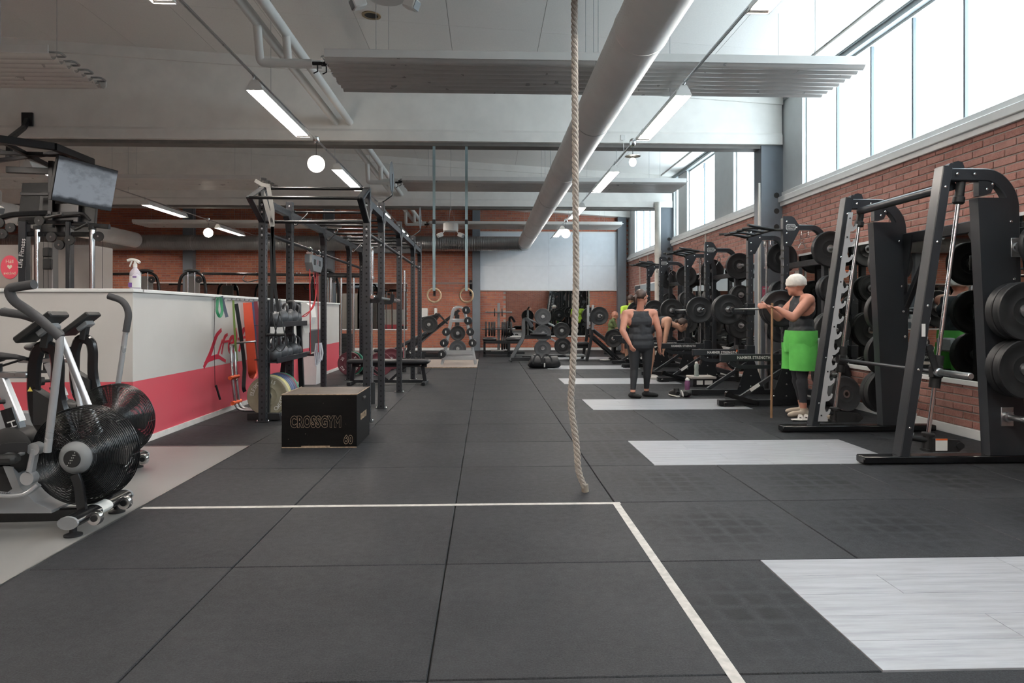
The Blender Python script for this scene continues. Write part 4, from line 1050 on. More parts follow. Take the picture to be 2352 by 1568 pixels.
# ---- suspension straps on the front bars
ss = thing('suspension_trainer', 'black suspension trainer with white anchor straps hanging on the rig', 'suspension trainer', (-2.32, 7.47, .8))
GRYS = M('pale_grey_webbing', 'b5b3ad', .8, var=.06); BLKW = M('black_webbing', '232527', .8, var=.1, scale=30)
for a in (-.045, .03):
    m = MB(); m.sweep([(-2.33+a-.06, ROW[0]-.045, 2.555), (-2.33+a*.7, ROW[0]-.06, 2.3), (-2.31, ROW[0]-.06, 2.12)], rrect(.045, .004), up=(0, 1, 0)); m.build('anchor_strap', GRYS, ss)
MB().sweep([(-2.5, ROW[0]-.05, 2.62), (-2.42, ROW[0]-.05, 2.575), (-2.34, ROW[0]-.05, 2.56)], rrect(.04, .004), up=(0, 1, 0)).build('loose_strap', GRYS, ss)
m = MB()
for a in (-.015, .02): m.sweep([(-2.31, ROW[0]-.06, 2.12), (-2.31+a*.6, ROW[0]-.06, 1.9), (-2.30+a, ROW[0]-.06, 1.45), (-2.29+a*2, ROW[0]-.05, 1.2)], rrect(.034, .004), up=(0, 1, 0))
m.build('main_strap', BLKW, ss)
for a in (-.03, .06):
    c = V((-2.29+a, ROW[0]-.06, .95)); m = MB()
    m.sweep(rnd([c+V((0, 0, .25)), c+V((-.055, 0, .0)), c+V((-.065, 0, -.12)), c+V((.0, 0, -.2)), c+V((.065, 0, -.12)), c+V((.055, 0, 0)), c+V((0, 0, .25))], .08, 5), rrect(.005, .03), up=(0, 1, 0))
    h_ = m.build('foot_loop', BLKW, ss); MB().cyl(c+V((-.06, 0, 0)), c+V((.06, 0, 0)), .016, n=12).build('handle', RUBB, h_)
# ---- red rope pulley unit
rc = thing('rope_pulley_unit', 'grey pulley unit with red cords clamped on the rig side tube', 'pulley trainer', (XA, 9.75, 1.9))
for y_ in (9.5, 9.95):
    MB().torus((XA, y_, 2.06), (0, 1, 0), .03, .009, 16, 8).box(XA-.045, XA+.045, y_-.012, y_+.012, 2.0, 2.03, .004).box(XA-.008, XA+.008, y_-.008, y_+.008, 1.96, 2.01).build('clamp', CHR, rc)
b_ = MB().prism([(-.3, .06), (.3, .06), (.3, -.06), (.2, -.16), (-.22, -.16), (-.3, -.05)], (XA-.05, 9.73, 1.93), (0, 1, 0), (0, 0, 1), (.1, 0, 0)).build('body', GRYP, rc, smooth=False)
for y_ in (9.58, 9.86): MB().box(XA-.055, XA+.055, y_-.06, y_+.06, 1.85, 1.94, .01).build('cheek', BLKM, b_)
text('/', .09, (XA+.057, 9.72, 1.9), (0, 1, 0), (0, 0, 1), b_, M('red_print', 'c8303a', .5, var=0))
REDC = M('red_cord', 'b03038', .6, var=.1)
for pts in ([(XA, 9.5, 1.8), (XA, 9.52, 1.2), (XA, 9.54, .62)], [(XA, 9.7, 1.8), (XA+.03, 9.72, 1.4), (XA+.02, 9.62, 1.25), (XA-.2, 9.2, 1.02), (XA-.1, 9.0, 1.1), (XA-.02, 8.85, 1.22)], [(XA, 9.95, 1.85), (XA, 9.97, 1.2), (XA, 9.98, .62)], [(XA, 9.85, 1.8), (XA+.05, 9.7, 1.4), (XA, 9.3, 1.12), (XA-.05, 9.0, 1.17), (XA-.02, 8.8, 1.25)]):
    MB().tube(rnd(pts, .2, 6), .007, 6).build('cord', REDC, rc)
tw = MB(); 
for i in range(5): tw.sweep([(XA+.01*i-.03, 9.98+.03*i, .75), (XA+.02*i-.05, 9.98+.035*i, .6), (XA+.012*i-.03, 9.97+.03*i, .42+.02*i)], rrect(.06, .012, .004), up=(1, 0, 0))
tag(tw.build('hanging_towel', M('white_patterned_cloth', 'c8c5ca', .9, var=.15, scale=30)), 'crumpled white cloth hanging from the red cords', 'towel')
# ---- rings
WOODR = M('pale_birch_ring', 'b59c7c', .45, var=.15, scale=30); TEAL = M('grey_teal_strap', '8fa3a6', .7, var=.06)
for i, x in enumerate((-.80, -.305)):
    rg = thing('gym_ring', '%s wooden gymnastic ring hanging on a long pale strap' % ('left' if i == 0 else 'right'), 'gym ring', (x, 10.5, 1.34), 'pair of gymnastic rings')
    MB().torus((x, 10.5, 1.46), (.25 if i else -.15, 1, 0), .103, .0145, 40, 10).build('ring', WOODR, rg)
    MB().box(x-.02, x+.02, 10.48, 10.50, 1.53, 3.74).build('strap', TEAL, rg, smooth=False)
    MB().box(x-.022, x-.0, 10.474, 10.48, 2.15 if i else 2.0, 2.55, .002).build('strap_tail', TEAL, rg)
    MB().box(x-.024, x+.024, 10.465, 10.505, 2.55, 2.62, .004).build('buckle', BLKM, rg)
# ---- climbing rope
ROPE = M('natural_hemp', 'aaa298', .9, var=.25, scale=60, bump=.3, bscale=400)
rp = thing('climbing_rope', 'thick twisted hemp climbing rope hanging to the floor', 'rope', (.62, 4.5, 0))
path = rnd([(.553, 4.3, 3.79), (.567, 4.34, 2.2), (.580, 4.38, 1.3), (.558, 4.42, .75), (.548, 4.44, .6), (.595, 4.46, .3), (.603, 4.47, .14), (.655, 4.5, .02)], .5, 10)
P_ = [V(p) for p in path]; cum = [0]
for a, b in zip(P_, P_[1:]): cum.append(cum[-1]+(b-a).length)
def at(s_):
    for i in range(len(P_)-1):
        if s_ <= cum[i+1]: f = (s_-cum[i])/max(cum[i+1]-cum[i], 1e-6); return P_[i].lerp(P_[i+1], f)
    return P_[-1]
n = 420
for k in range(3):
    pts = []
    for i in range(n+1):
        s_ = cum[-1]*i/n; a = s_*2*pi/.105 + k*2*pi/3; pts.append(at(s_)+V((cos(a)*.0105, sin(a)*.0105, 0)))
    MB().tube(pts, .0125, 7).build('strand', ROPE, rp)
MB().cyl((.655, 4.5, .002), (.651, 4.497, .05), .024, .023, n=12).build('whipped_end', M('dark_rope_tape', '8d8478', .9), rp)
MB().cyl((.553, 4.3, 3.7), (.553, 4.3, 3.79), .03, n=12).build('ceiling_anchor', STL, rp)
# ================================================================== AIR BIKES
TANR = M('silver_bike_tube', 'b6b8ba', .3, .5, var=.03); GRIP = M('dark_foam_grip', '3b3c3e', .75, var=.1, scale=60)
GRYF = M('light_grey_fairing', '8d9092', .45, var=.04); FANM = M('black_fan_wire', '17181a', .3, var=0)
def air_bike(fx, yc, label, arms):
    fz = .39; t = thing('air_bike', label, 'exercise bike', (fx, yc, 0), 'fan bikes on the grey floor')
    yn, yf = yc-.055, yc+.055; bx_ = fx-.085
    # front stabiliser
    sx = fx+.065
    MB().sweep([(sx, yc-.27, .085), (sx, yc+.27, .085)], circ(.052, 14, 0, .034), up=(0, 0, 1)).build('front_stabiliser', BLKG, t)
    for s_ in (-1, 1):
        MB().sweep([(sx, yc+s_*.27, .085), (sx, yc+s_*.285, .085)], circ(.053, 14, 0, .035), up=(0, 0, 1)).build('end_cap', GRYP, t)
        MB().lathe([(.045, 0), (.045, .008), (.03, .014), (.018, .02), (.018, .055)], (sx-.01, yc+s_*.215, 0), (0, 0, 1), 18).build('levelling_foot', RUBB, t)
        w_ = MB().ring([(.018, -.016), (.036, -.018), (.04, -.01), (.04, .01), (.036, .018), (.018, .016)], (sx+.07, yc+s_*.15, .075), (0, 1, 0), 22).build('transport_wheel', CHR, t)
        MB().cyl((sx+.07, yc+s_*.15-.02, .075), (sx+.07, yc+s_*.15+.02, .075), .018, n=12).bar((sx+.03, yc+s_*.15, .08), (sx+.07, yc+s_*.15, .075), .025, .02).build('wheel_axle', BLKM, w_)
    MB().sweep([(sx, yc-.045, .0855), (sx, yc+.06, .0855)], circ(.0525, 14, 0, .0347), up=(0, 0, 1)).build('spec_label', LBL, t)
    for y, s_ in ((yn-.075, -1), (yf+.075, 1)):
        MB().bend([(fx+.015, y, fz-.085), (fx+.035, y, fz-.14), (sx-.01, y, .10)], .05, .022, .05, .003, up=(0, 1, 0)).build('fork_leg', BLKG, t)
    # fan cage
    for y, s_ in ((yn, -1), (yf, 1)):
        m = MB(); n = 24
        for i in range(n):
            f = i/(n-1); r = .09+.178*f; d = .04*(1-f**3)
            m.torus((fx, y+s_*d, fz), (0, 1, 0), r, .0025, 44, 4)
        for k in range(8):
            a = 2*pi*k/8+.2; m.tube([(fx+cos(a)*(.09+.178*f), y+s_*(.04*(1-f**3)-.003), fz+sin(a)*(.09+.178*f)) for f in (0, .35, .7, .9, 1)], .0022, 4)
        tag(m.build('cage_wires', FANM, t), kind='stuff')
        hb = MB().lathe([(.093, -.03), (.093, 0), (.088, .02), (.06, .045), (.045, .048), (0, .048)], (fx, y+s_*.03, fz), (0, s_, 0), 32).build('hub_cover', GRYP, t)
        MB().lathe([(.047, 0), (.044, .004), (0, .004)], (fx, y+s_*.0775, fz), (0, s_, 0), 28).build('hub_badge', BLKM, hb)
        if s_ < 0:
            m = MB()
            for q in range(14):
                u = -.03+.06*(q/13); m.cyl((fx+u*.55+.006*(q % 3-1), y-.0818, fz+u+.004*((q*5) % 3-1)), (fx+u*.55+.006*(q % 3-1), y-.0825, fz+u+.004*((q*5) % 3-1)), .0026, n=6)
            m.build('lettering_marks', LBL, hb)
    m = MB()
    for i in range(6): m.torus((fx, yn+(yf-yn)*i/5, fz), (0, 1, 0), .269, .003, 48, 4)
    for k in range(16): a = 2*pi*k/16; m.tube([(fx+cos(a)*.269, yn, fz+sin(a)*.269), (fx+cos(a)*.269, yf, fz+sin(a)*.269)], .003, 4)
    tag(m.build('cage_wires', FANM, t), kind='stuff')
    for k in range(8):
        a = 2*pi*k/8; rad = V((cos(a), 0, sin(a))); tn = V((-sin(a), 0, cos(a)))
        m = MB(); A = [V((fx, yc, fz))+rad*.06, V((fx, yc, fz))+rad*.25]
        vs = []
        for p, w2 in zip(A, (.045, .085)):
            vs += [p+V((0, -.06, 0))-tn*w2*.6, p+V((0, .06, 0))+tn*w2*.6]
        th_ = tn*.003
        m.add([v-th_ for v in vs]+[v+th_ for v in vs], [(0, 2, 3, 1), (4, 5, 7, 6), (0, 1, 5, 4), (2, 6, 7, 3), (0, 4, 6, 2), (1, 3, 7, 5)])
        m.build('fan_blade', BLKM, t, smooth=False)
    # frame, fairing, crank housing
    MB().bend([(sx-.03, yc, .06), (bx_-.3, yc, .05), (bx_-1.05, yc, .05)], .07, .05, .1, .008, up=(0, 1, 0)).build('base_rail', BLKG, t)
    a = [(-.05, -.29), (-.14, -.245), (-.22, -.16), (-.26, -.05), (-.31, -.045), (-.26, -.17), (-.32, -.21), (-.95, -.21), (-.95, -.30), (-.05, -.305)]
    MB().prism([(x, z+fz) for x, z in a], (bx_, yc-.09, 0), (1, 0, 0), (0, 0, 1), (0, .18, 0)).build('lower_fairing', GRYF, t, smooth=False)
    MB().prism([(-.28, -.02), (-.24, .06), (-.3, .10), (-.95, .10), (-.95, -.03)], (bx_, yc-.08, fz-.03), (1, 0, 0), (0, 0, 1), (0, .16, 0)).build('upper_fairing', GRYF, t, smooth=False)
    MB().prism([(-.26, -.05), (-.9, -.05), (-.9, -.16), (-.26, -.16)], (bx_, yc-.06, fz-.04), (1, 0, 0), (0, 0, 1), (0, .12, 0)).build('belt_cover', BLKM, t, smooth=False)
    MB().lathe([(0, 0), (.10, 0), (.13, .02), (.13, .14), (.10, .16), (0, .16)], (bx_-.3, yc-.08, fz+.03), (0, 1, 0), 28).build('crank_housing', BLKM, t)
    # mast loop with bottle holder and console
    L = [(-.10, .08), (-.19, .2), (-.205, .34), (-.20, .52), (-.175, .595), (-.13, .61), (-.085, .585), (-.07, .51), (-.075, .36), (-.05, .24), (.0, .12)]
    MB().sweep(rnd([(bx_+x, yc, fz+z) for x, z in L], .06, 4), rrect(.07, .038, .012), up=(0, 1, 0)).build('mast_loop', BLKG, t)
    bh = MB().prism([(0, .0), (.11, -.07), (.11, -.2), (0, -.2)], (bx_-.185, yc-.035, fz+.37), (1, 0, 0), (0, 0, 1), (0, .07, 0)).build('bottle_holder', BLKM, t, smooth=False)
    MB().prism([(-.014, -.012), (.014, -.012), (0, .014)], (bx_-.2, yc-.037, fz+.37), (1, 0, 0), (0, 0, 1), (0, .001, 0)).build('warning_label', M('yellow_print', 'd8c860', .5, var=0), t, smooth=False)
    cm = Matrix.Rotation(-R(38), 3, 'Y'); cc = V((bx_-.16, yc, fz+.715))
    co = MB().obox(cc, (.125, .085, .02), cm, .008).build('console', BLKM, t)
    MB().obox(cc+cm@V((0, 0, .0205)), (.1, .07, .001), cm).build('display', M('dark_display', '15181a', .15, var=0), co)
    MB().obox(cc+cm@V((.02, 0, -.035)), (.045, .05, .018), cm, .006).build('battery_box', GRYP, co)
    MB().bar((bx_-.14, yc, fz+.60), (bx_-.12, yc, fz+.71), .05, .045, .006, up=(1, 0, 0)).build('console_stalk', BLKM, t)
    # seat
    sxx = bx_-.345
    m = MB(); m.sph((sxx-.11, yc, fz+.545), (.1, .085, .035), 18, 10); sd = MB()
    sd.sweep(rnd([(sxx-.2, yc, fz+.545), (sxx-.1, yc, fz+.55), (sxx+.0, yc, fz+.553), (sxx+.1, yc, fz+.54)], .05, 4), circ(.05, 12, 0, .022), up=(0, 0, 1), scales=[1.5, 1.5, 1.5, 1.55, 1.5, 1.45, 1.4, 1.1, .9, .75, .65, .55, .45, .4, .35, .25][:14] and None)
    m.sweep([(sxx-.12, yc, fz+.55), (sxx-.05, yc, fz+.552), (sxx+.04, yc, fz+.548), (sxx+.11, yc, fz+.535)], circ(.05, 12, 0, .024), up=(0, 0, 1), scales=[1.4, 1.0, .6, .4]); m.build('saddle', VINB, t)
    MB().tube([(sxx-.12, yc-.02, fz+.52), (sxx-.04, yc-.02, fz+.495), (sxx+.07, yc-.02, fz+.53)], .004, 6).tube([(sxx-.12, yc+.02, fz+.52), (sxx-.04, yc+.02, fz+.495), (sxx+.07, yc+.02, fz+.53)], .004, 6).cyl((sxx-.05, yc, fz+.46), (sxx-.05, yc, fz+.51), .018, n=12).build('saddle_rail', BLKM, t)
    MB().box(sxx-.25, sxx+.12, yc-.028, yc+.028, fz+.43, fz+.465, .006).build('seat_slider', STL, t)
    MB().bar((sxx-.04, yc, fz+.43), (sxx+.06, yc, fz+.18), .05, .06, .006, up=(1, 0, 0)).build('seat_post', TANR, t)
    po = MB().bar((sxx+.01, yc, fz+.26), (sxx+.12, yc, fz-.08), .062, .075, .006, up=(1, 0, 0)).build('post_sleeve', BLKG, t)
    d = unit((.11, 0, -.34)); text('HIIT', .065, V((sxx+.052, yc-.032, fz+.14)), d, V((0, 0, 1))-d*d.z, po, LBL)
    MB().lathe([(.012, 0), (.012, .05), (.03, .052), (.032, .075), (.02, .085), (0, .085)], (sxx+.0, yc-.02, fz+.32-.02), (-.75, -.65, 0), 10).build('adjust_knob', BLKM, t)
    MB().cyl((sxx-.07, yc, fz+.37), (sxx-.07, yc, fz+.43), .012, n=10).cyl((sxx-.07, yc, fz+.355), (sxx-.07, yc, fz+.375), .035, n=14).build('slider_knob', BLKM, t)
    # swing arms
    for (y, s_, piv, knee, top, gp) in arms:
        yy = yc+y
        ar = MB().sweep(rnd([(bx_+p[0], yy+p[2] if len(p) > 2 else yy, p[1]) for p in (piv, knee, top)], .08, 6), circ(.0195, 14)).build('swing_arm', TANR, t)
        MB().sweep(rnd([(bx_+p[0], yy+(p[2] if len(p) > 2 else 0), p[1]) for p in gp], .07, 6), circ(.025, 14)).build('grip', GRIP, ar)
    # linkage on the near side
    y = yn-.135
    m = MB(); m.lathe([(.034, 0), (.034, .05)], (bx_-.085, y, .455), (0, 1, 0), 18); m.bar((bx_-.085, y+.02, .455), (bx_-.11, y+.02, .33), .03, .05, .008, up=(0, 1, 0)); m.lathe([(.036, 0), (.036, .05)], (bx_-.115, y-.005, .30), (0, 1, 0), 18)
    m.build('link_pivot', SILV, t)
    MB().bend([(bx_-.075, y+.03, .26), (bx_-.12, y+.01, .215), (bx_-.22, y+.01, .205), (bx_-.32, y+.01, .225), (bx_-.6, y+.01, .225)], .02, .055, .06, .006, up=(0, 1, 0)).build('link_arm', SILV, t)
    text('StairMaster', .03, (bx_-.27, y-.0005, .222), (1, 0, 0), (0, 0, 1), t, M('dark_print', '55585a', .6, var=0))
    pe = MB().box(bx_-.27, bx_-.13, y-.09, y-.01, .39, .44, .015).build('pedal', BLKM, t)
    MB().sweep(rnd([(bx_-.25, y-.05, .44), (bx_-.2, y-.05, .475), (bx_-.1, y-.02, .47)], .04), rrect(.05, .006), up=(0, 1, 0)).build('pedal_strap', RUBB, pe)
    MB().cyl((bx_-.2, y-.01, .415), (bx_-.2, y+.1, .415), .01, n=10).bar((bx_-.2, y+.03, .415), (bx_-.3, y+.03, .42), .02, .03, .004).build('crank', SILV, t)
    return t
air_bike(-2.25, 3.93, 'front black fan bike with silver swing arms nearest the camera', [
    (-.19, -1, (-.01, .44), (.055, 1.0), (.055, 1.06), ((.06, 1.05), (-.07, 1.17), (-.19, 1.25), (-.215, 1.315), (-.06, 1.335, -.03))),
    (.19, 1, (.07, .44), (-.02, .66), (-.175, 1.06), ((-.17, 1.05), (-.24, 1.13), (-.33, 1.165), (-.52, 1.19, .02)))])
air_bike(-2.74, 5.14, 'rear black fan bike beside the white partition wall', [
    (-.19, -1, (-.03, .44), (-.13, .9), (-.24, 1.06), ((-.235, 1.05), (-.32, 1.12), (-.42, 1.16), (-.58, 1.2))),
    (.19, 1, (-.02, .44), (.05, .9), (.07, 1.06), ((.07, 1.04), (.095, 1.19), (.05, 1.28), (-.06, 1.315)))])
# ================================================================== LEFT SIDE
# spray bottle on the partition corner
t = thing('spray_bottle', 'translucent spray bottle with purple label on the partition corner', 'bottle', (-3.14, 6.23, 1.4))
PET = M('milky_plastic', 'd5cfd8', .25, var=.03, trans=.25)
MB().lathe([(0, 0), (.040, 0), (.044, .006), (.044, .135), (.040, .155), (.018, .185), (.016, .2)], (-3.14, 6.23, 1.4), (0, 0, 1), 24).build('body', PET, t)
MB().lathe([(.0447, 0), (.0447, .1)], (-3.14, 6.23, 1.415), (0, 0, 1), 24, capped=False).build('label_sheet', LBL, t)
PUR = M('purple_print', '6a4a8c', .5, var=0)
MB().box(-3.176, -3.145, 6.1846, 6.187, 1.415, 1.455).box(-3.14, -3.106, 6.1846, 6.187, 1.5, 1.512).build('lettering_marks', PUR, t, smooth=False)
m = MB(); m.cyl((-3.14, 6.23, 1.595), (-3.14, 6.23, 1.625), .018, n=14); m.bend([(-3.10, 6.23, 1.635), (-3.13, 6.23, 1.66), (-3.17, 6.23, 1.665), (-3.205, 6.23, 1.655)], .022, .03, .02, .004, up=(0, 1, 0)); m.bar((-3.165, 6.23, 1.655), (-3.187, 6.23, 1.60), .012, .012, .002, up=(0, 1, 0)); m.bar((-3.14, 6.23, 1.62), (-3.135, 6.23, 1.66), .02, .022, .004, up=(0, 1, 0)); m.build('trigger_head', WHITE, t)
# painted script on the partition side
LOGO = M('red_script_paint', 'b8243c', .5, var=.1, scale=12)
def stroke(mb, pts, w_):                        # painted stroke on the wall, (y,z) pairs, tapering like a brush
    P2 = [V((a, b)) for a, b in rnd2(pts)]; n = len(P2); A = []; B = []
    for i, p in enumerate(P2):
        t = (P2[min(i+1, n-1)]-P2[max(i-1, 0)]).normalized(); nv = V((-t.y, t.x)); k = w_*.5*(.75+.4*sin(pi*i/(n-1)))
        A.append(p+nv*k); B.append(p-nv*k)
    stroke.n = getattr(stroke, 'n', 0)+1; x0, x1 = PX-.001, PX+.001+.0005*stroke.n
    vs = [(x1, a.x, a.y) for a in A]+[(x1, b.x, b.y) for b in B]+[(x0, a.x, a.y) for a in A]+[(x0, b.x, b.y) for b in B]
    fs = [(i, i+1, n+i+1, n+i) for i in range(n-1)]+[(i, 2*n+i, 2*n+i+1, i+1) for i in range(n-1)]+[(n+i, n+i+1, 3*n+i+1, 3*n+i) for i in range(n-1)]
    mb.add(vs, fs)
def rnd2(p): return [(v.x, v.y) for v in rnd([V((a, b, 0)) for a, b in p], .06, 5)]
lg = MB()
stroke(lg, [(8.17, .99), (8.02, .93), (7.84, .72), (7.73, .64), (7.66, .58)], .062)
stroke(lg, [(7.68, .62), (7.80, .665), (8.06, .685), (8.3, .61)], .05)
stroke(lg, [(8.20, .87), (8.06, .70)], .05); stroke(lg, [(8.36, .93), (8.26, .905), (8.17, .70)], .045); stroke(lg, [(8.16, .84), (8.42, .85)], .035)
stroke(lg, [(8.40, .80), (8.56, .83), (8.55, .9), (8.44, .88), (8.38, .76), (8.45, .69), (8.6, .74)], .045)
stroke(lg, [(8.62, 1.0), (8.66, .9), (8.58, .7)], .04)
stroke(lg, [(9.0, .99), (8.88, .97), (8.74, .70)], .062); stroke(lg, [(8.7, .86), (9.02, .88)], .045); stroke(lg, [(8.86, .98), (9.2, 1.0)], .045)
stroke(lg, [(9.3, .9), (9.2, .7)], .045); stroke(lg, [(9.5, .95), (9.4, .68), (9.55, .7)], .045); stroke(lg, [(9.34, .84), (9.62, .85)], .035)
lg.build('painted_script', LOGO, pw, smooth=False)
# hooks and what hangs on them
hr = thing('hook_rail', 'row of small steel hooks along the partition top', 'hook rail', (PX+.03, 9, 1.3))
for y in (7.92, 8.12, 8.35, 8.5, 8.62, 8.78, 8.95, 9.12, 9.3): MB().tube(rnd([(PX+.003, y, 1.345), (PX+.05, y, 1.34), (PX+.06, y, 1.37)], .02), .006, 6).build('hook', STL, hr)
def loop_band(y, z0, z1, w_, mat, label, tilt=.0, x=PX+.05, spread=.05):
    m = MB(); pts = [(x+.0, y-.0, z1)]
    pts = rnd([(x, y, z1-.01), (x+.012, y+spread*.3, z1), (x+.02, y+spread+tilt, (z0+z1)/2), (x+.02, y+spread*.6+tilt, z0), (x+.02, y-spread*.4+tilt, z0), (x+.01, y-spread*.2, (z0+z1)/2)], .05, 4)
    m.sweep(pts, rrect(w_, .005), up=None, closed=True); return tag(m.build('resistance_band', mat), label, 'resistance band', 'bands on the partition hooks')
def flat_band(y0, pts, w_, mat, label):         # loop made of two hanging runs
    m = MB(); m.sweep(rnd([(PX+.05+dx, y0+y, z) for dx, y, z in pts], .04, 4), rrect(w_, .006, .001), up=(.5, -.87, 0)); return tag(m.build('resistance_band', mat), label, 'resistance band', 'bands on the partition hooks')
flat_band(8.86, [(0, .05, 1.32), (.02, .11, .9), (.04, .16, .42), (.05, .1, .37), (.06, .04, .42), (.05, -.02, .85), (.03, -.06, 1.32)], .10, M('orange_red_latex', 'd2543a', .5, var=.06), 'wide orange-red resistance band hanging on the partition')
flat_band(7.96, [(0, -.03, 1.37), (0, -.06, 1.2), (.02, -.02, 1.13), (.03, .03, 1.2), (.01, .03, 1.375)], .03, M('green_latex', '2f7d56', .5), 'green and grey short resistance band on the first hook')
flat_band(7.99, [(.02, .0, 1.38), (.03, .06, 1.25), (.04, .11, 1.14)], .035, M('grey_latex', '6a7080', .5), 'grey short resistance band beside the green one')
flat_band(8.38, [(.01, .0, 1.34), (.02, .03, .9), (.03, .06, .6)], .025, M('olive_latex', '66803f', .5), 'thin green tubing hanging beside the orange band')
flat_band(8.53, [(.02, -.08, 1.3), (.03, .0, 1.05), (.04, .1, .7), (.045, .14, .5), (.045, .1, .25), (.04, .16, .2)], .045, BLKW, 'black webbing strap hanging left of the orange band')
flat_band(9.06, [(0, 0, 1.33), (.02, .05, .9), (.03, .06, .5)], .05, M('blue_latex', '3f4f6e', .5), 'dark blue resistance band right of the orange band')
flat_band(9.2, [(0, 0, 1.34), (.02, .05, .95), (.03, .06, .55)], .06, M('maroon_latex', '6b2b35', .5), 'dark red resistance band behind the rig post')
jr = thing('skipping_rope', 'black skipping rope hanging from the first hook', 'skipping rope', (PX+.04, 7.9, .2))
MB().tube(rnd([(PX+.05, 8.1, 1.36), (PX+.03, 7.9, 1.37), (PX+.02, 7.9, .9), (PX+.02, 7.93, .34)], .03), .003, 6).build('cord', BLKM, jr); MB().cyl((PX+.03, 7.93, .36), (PX+.05, 8.0, .19), .012, n=10).build('handle', BLKM, jr)
dp = thing('push_up_frame', 'silver tube frame with orange collars leaning on the partition', 'tube frame', (-2.95, 8.3, 0))
m = MB()
for y, dy in ((8.25, 0), (8.37, .0)):
    m.tube(rnd([(PX+.05, y+.08, .80), (PX+.1, y, .4), (PX+.14, y, .03), (PX+.55, y+.02, .022)], .1), .017, 10)
m.tube([(PX+.05, 8.33, .8), (PX+.05, 8.45, .8)], .017, 10); m.tube([(PX+.06, 8.45, .82), (PX+.2, 8.75, .83)], .012, 8)
MB().tube(rnd([(PX+.2, 8.75, .83), (PX+.2, 8.9, .4), (PX+.2, 8.95, .06), (PX+.3, 9.05, .022)], .1), .012, 10).build('rear_tube', STL, dp)
m.build('tube_frame', STL, dp); ORG = M('orange_plastic', 'd85c32', .5, var=.05)
for z in (.42, .12): MB().cyl((PX+.1+(.42-z)*.09, 8.17, z), (PX+.1+(.42-z)*.09, 8.43, z), .024, n=12).build('collar', ORG, dp)
# dispenser, notice board, bin on the partition further back
d_ = thing('towel_dispenser', 'white paper towel dispenser on the partition behind the rig', 'dispenser', (PX+.1, 11.7, 1.0))
MB().prism([(0, 0), (.16, .0), (.2, .12), (.18, .3), (.1, .36), (0, .36)], (PX+.001, 11.55, 1.0), (1, 0, 0), (0, 0, 1), (0, .3, 0)).build('cover', WHITE, d_, smooth=False)
MB().prism([(0, 0), (.05, -.14), (.1, -.14), (.12, 0)], (PX+.02, 11.62, 1.0), (1, 0, 0), (0, 0, 1), (0, .12, 0)).build('paper_sheet', LBL, d_, smooth=False)
MB().box(PX+.001, PX+.03, 11.50, 11.545, 1.0, 1.34, .006).build('side_plate', GRYP, d_)
o = MB().box(PX+.001, PX+.02, 12.15, 13.2, .44, .9, .003).build('notice_board', M('dark_slate_board', '3c3b3d', .6)); tag(o, 'dark rectangular board low on the partition wall', 'board'); MB().box(PX+.02, PX+.026, 12.15, 13.2, .88, .9).box(PX+.02, PX+.026, 12.15, 13.2, .44, .455).build('frame_strip', GRYP, o, smooth=False)
b_ = thing('waste_bin', 'white waste bin with black bag beside the partition', 'bin', (-2.93, 11.6, 0))
bm_ = MB(); vs = []
for z, k in ((0, .8), (.5, 1)): vs += [(-2.93+a*.13*k, 11.6+b*.19*k, z) for a, b in ((-1, -1), (1, -1), (1, 1), (-1, 1))]
bm_.add(vs, [(0, 3, 2, 1), (0, 1, 5, 4), (1, 2, 6, 5), (2, 3, 7, 6), (3, 0, 4, 7), (4, 5, 6, 7)]); bm_.build('bin_body', M('white_plastic', 'd4d2d0', .45, var=.04), b_, smooth=False)
MB().box(-3.07, -2.79, 11.4, 11.8, .46, .54, .03).build('bag_rim', M('black_bin_bag', '1c1c1e', .3, var=.2, scale=30, bump=.5, bscale=50), b_)
# ---- television frame on the ceiling
TVB = M('black_frame_paint', '17171a', .4, var=.05); SCR = N('television_screen')
def _scr(k):
    k.b.inputs['Base Color'].default_value = lin('33373c'); k.b.inputs['Roughness'].default_value = .12; k.b.inputs['Specular IOR Level'].default_value = .8
    ob = k.n('ShaderNodeTexCoord').outputs['Generated']; sp = k.n('ShaderNodeSeparateXYZ'); k.l(ob, sp.inputs[0])
    n_ = k.noise(3.5, 5, ob, .6); e = k.ramp(n_, .38, .52)
    edge = k.ramp(k.math('ABSOLUTE', k.math('SUBTRACT', k.math('ADD', sp.outputs[2], k.math('MULTIPLY', k.math('SUBTRACT', n_, .5), .25)), .5)), .44, .36)
    c = k.mix(edge, lin('26292d'), k.mix(e, lin('767c82'), lin('9298a0')))
    k.l(c, k.b.inputs['Emission Color']); k.b.inputs['Emission Strength'].default_value = .4
_scr(SCR)
tf = thing('ceiling_truss', 'black steel ceiling frame carrying the television screens', 'frame', (-6.1, 9.2, 2.3))
ring_ = [(-6.9, 8.2), (-5.78, 8.33), (-5.36, 8.68), (-5.38, 9.53), (-6.19, 10.22), (-6.9, 10.1)]
for a, b in zip(ring_, ring_[1:]): MB().bar((*a, 3.25), (*b, 3.25), .07, .09, .006).build('ring_bar', TVB, tf)
for a, b in (((-5.78, 8.33), (-6.19, 10.22)), ((-6.9, 8.9), (-5.37, 9.1)), ((-6.9, 9.6), (-5.37, 8.9))): MB().bar((*a, 3.24), (*b, 3.24), .05, .05, .004).build('cross_bar', TVB, tf)
MB().bend([(-6.78, 10.36, 4.05), (-6.76, 10.25, 3.9), (-6.45, 9.5, 3.55), (-6.43, 9.45, 3.28)], .06, .06, .05, .004, up=(1, 0, 0)).box(-6.86, -6.7, 10.34, 10.37, 3.95, 4.15, .004).build('ceiling_strut', TVB, tf)
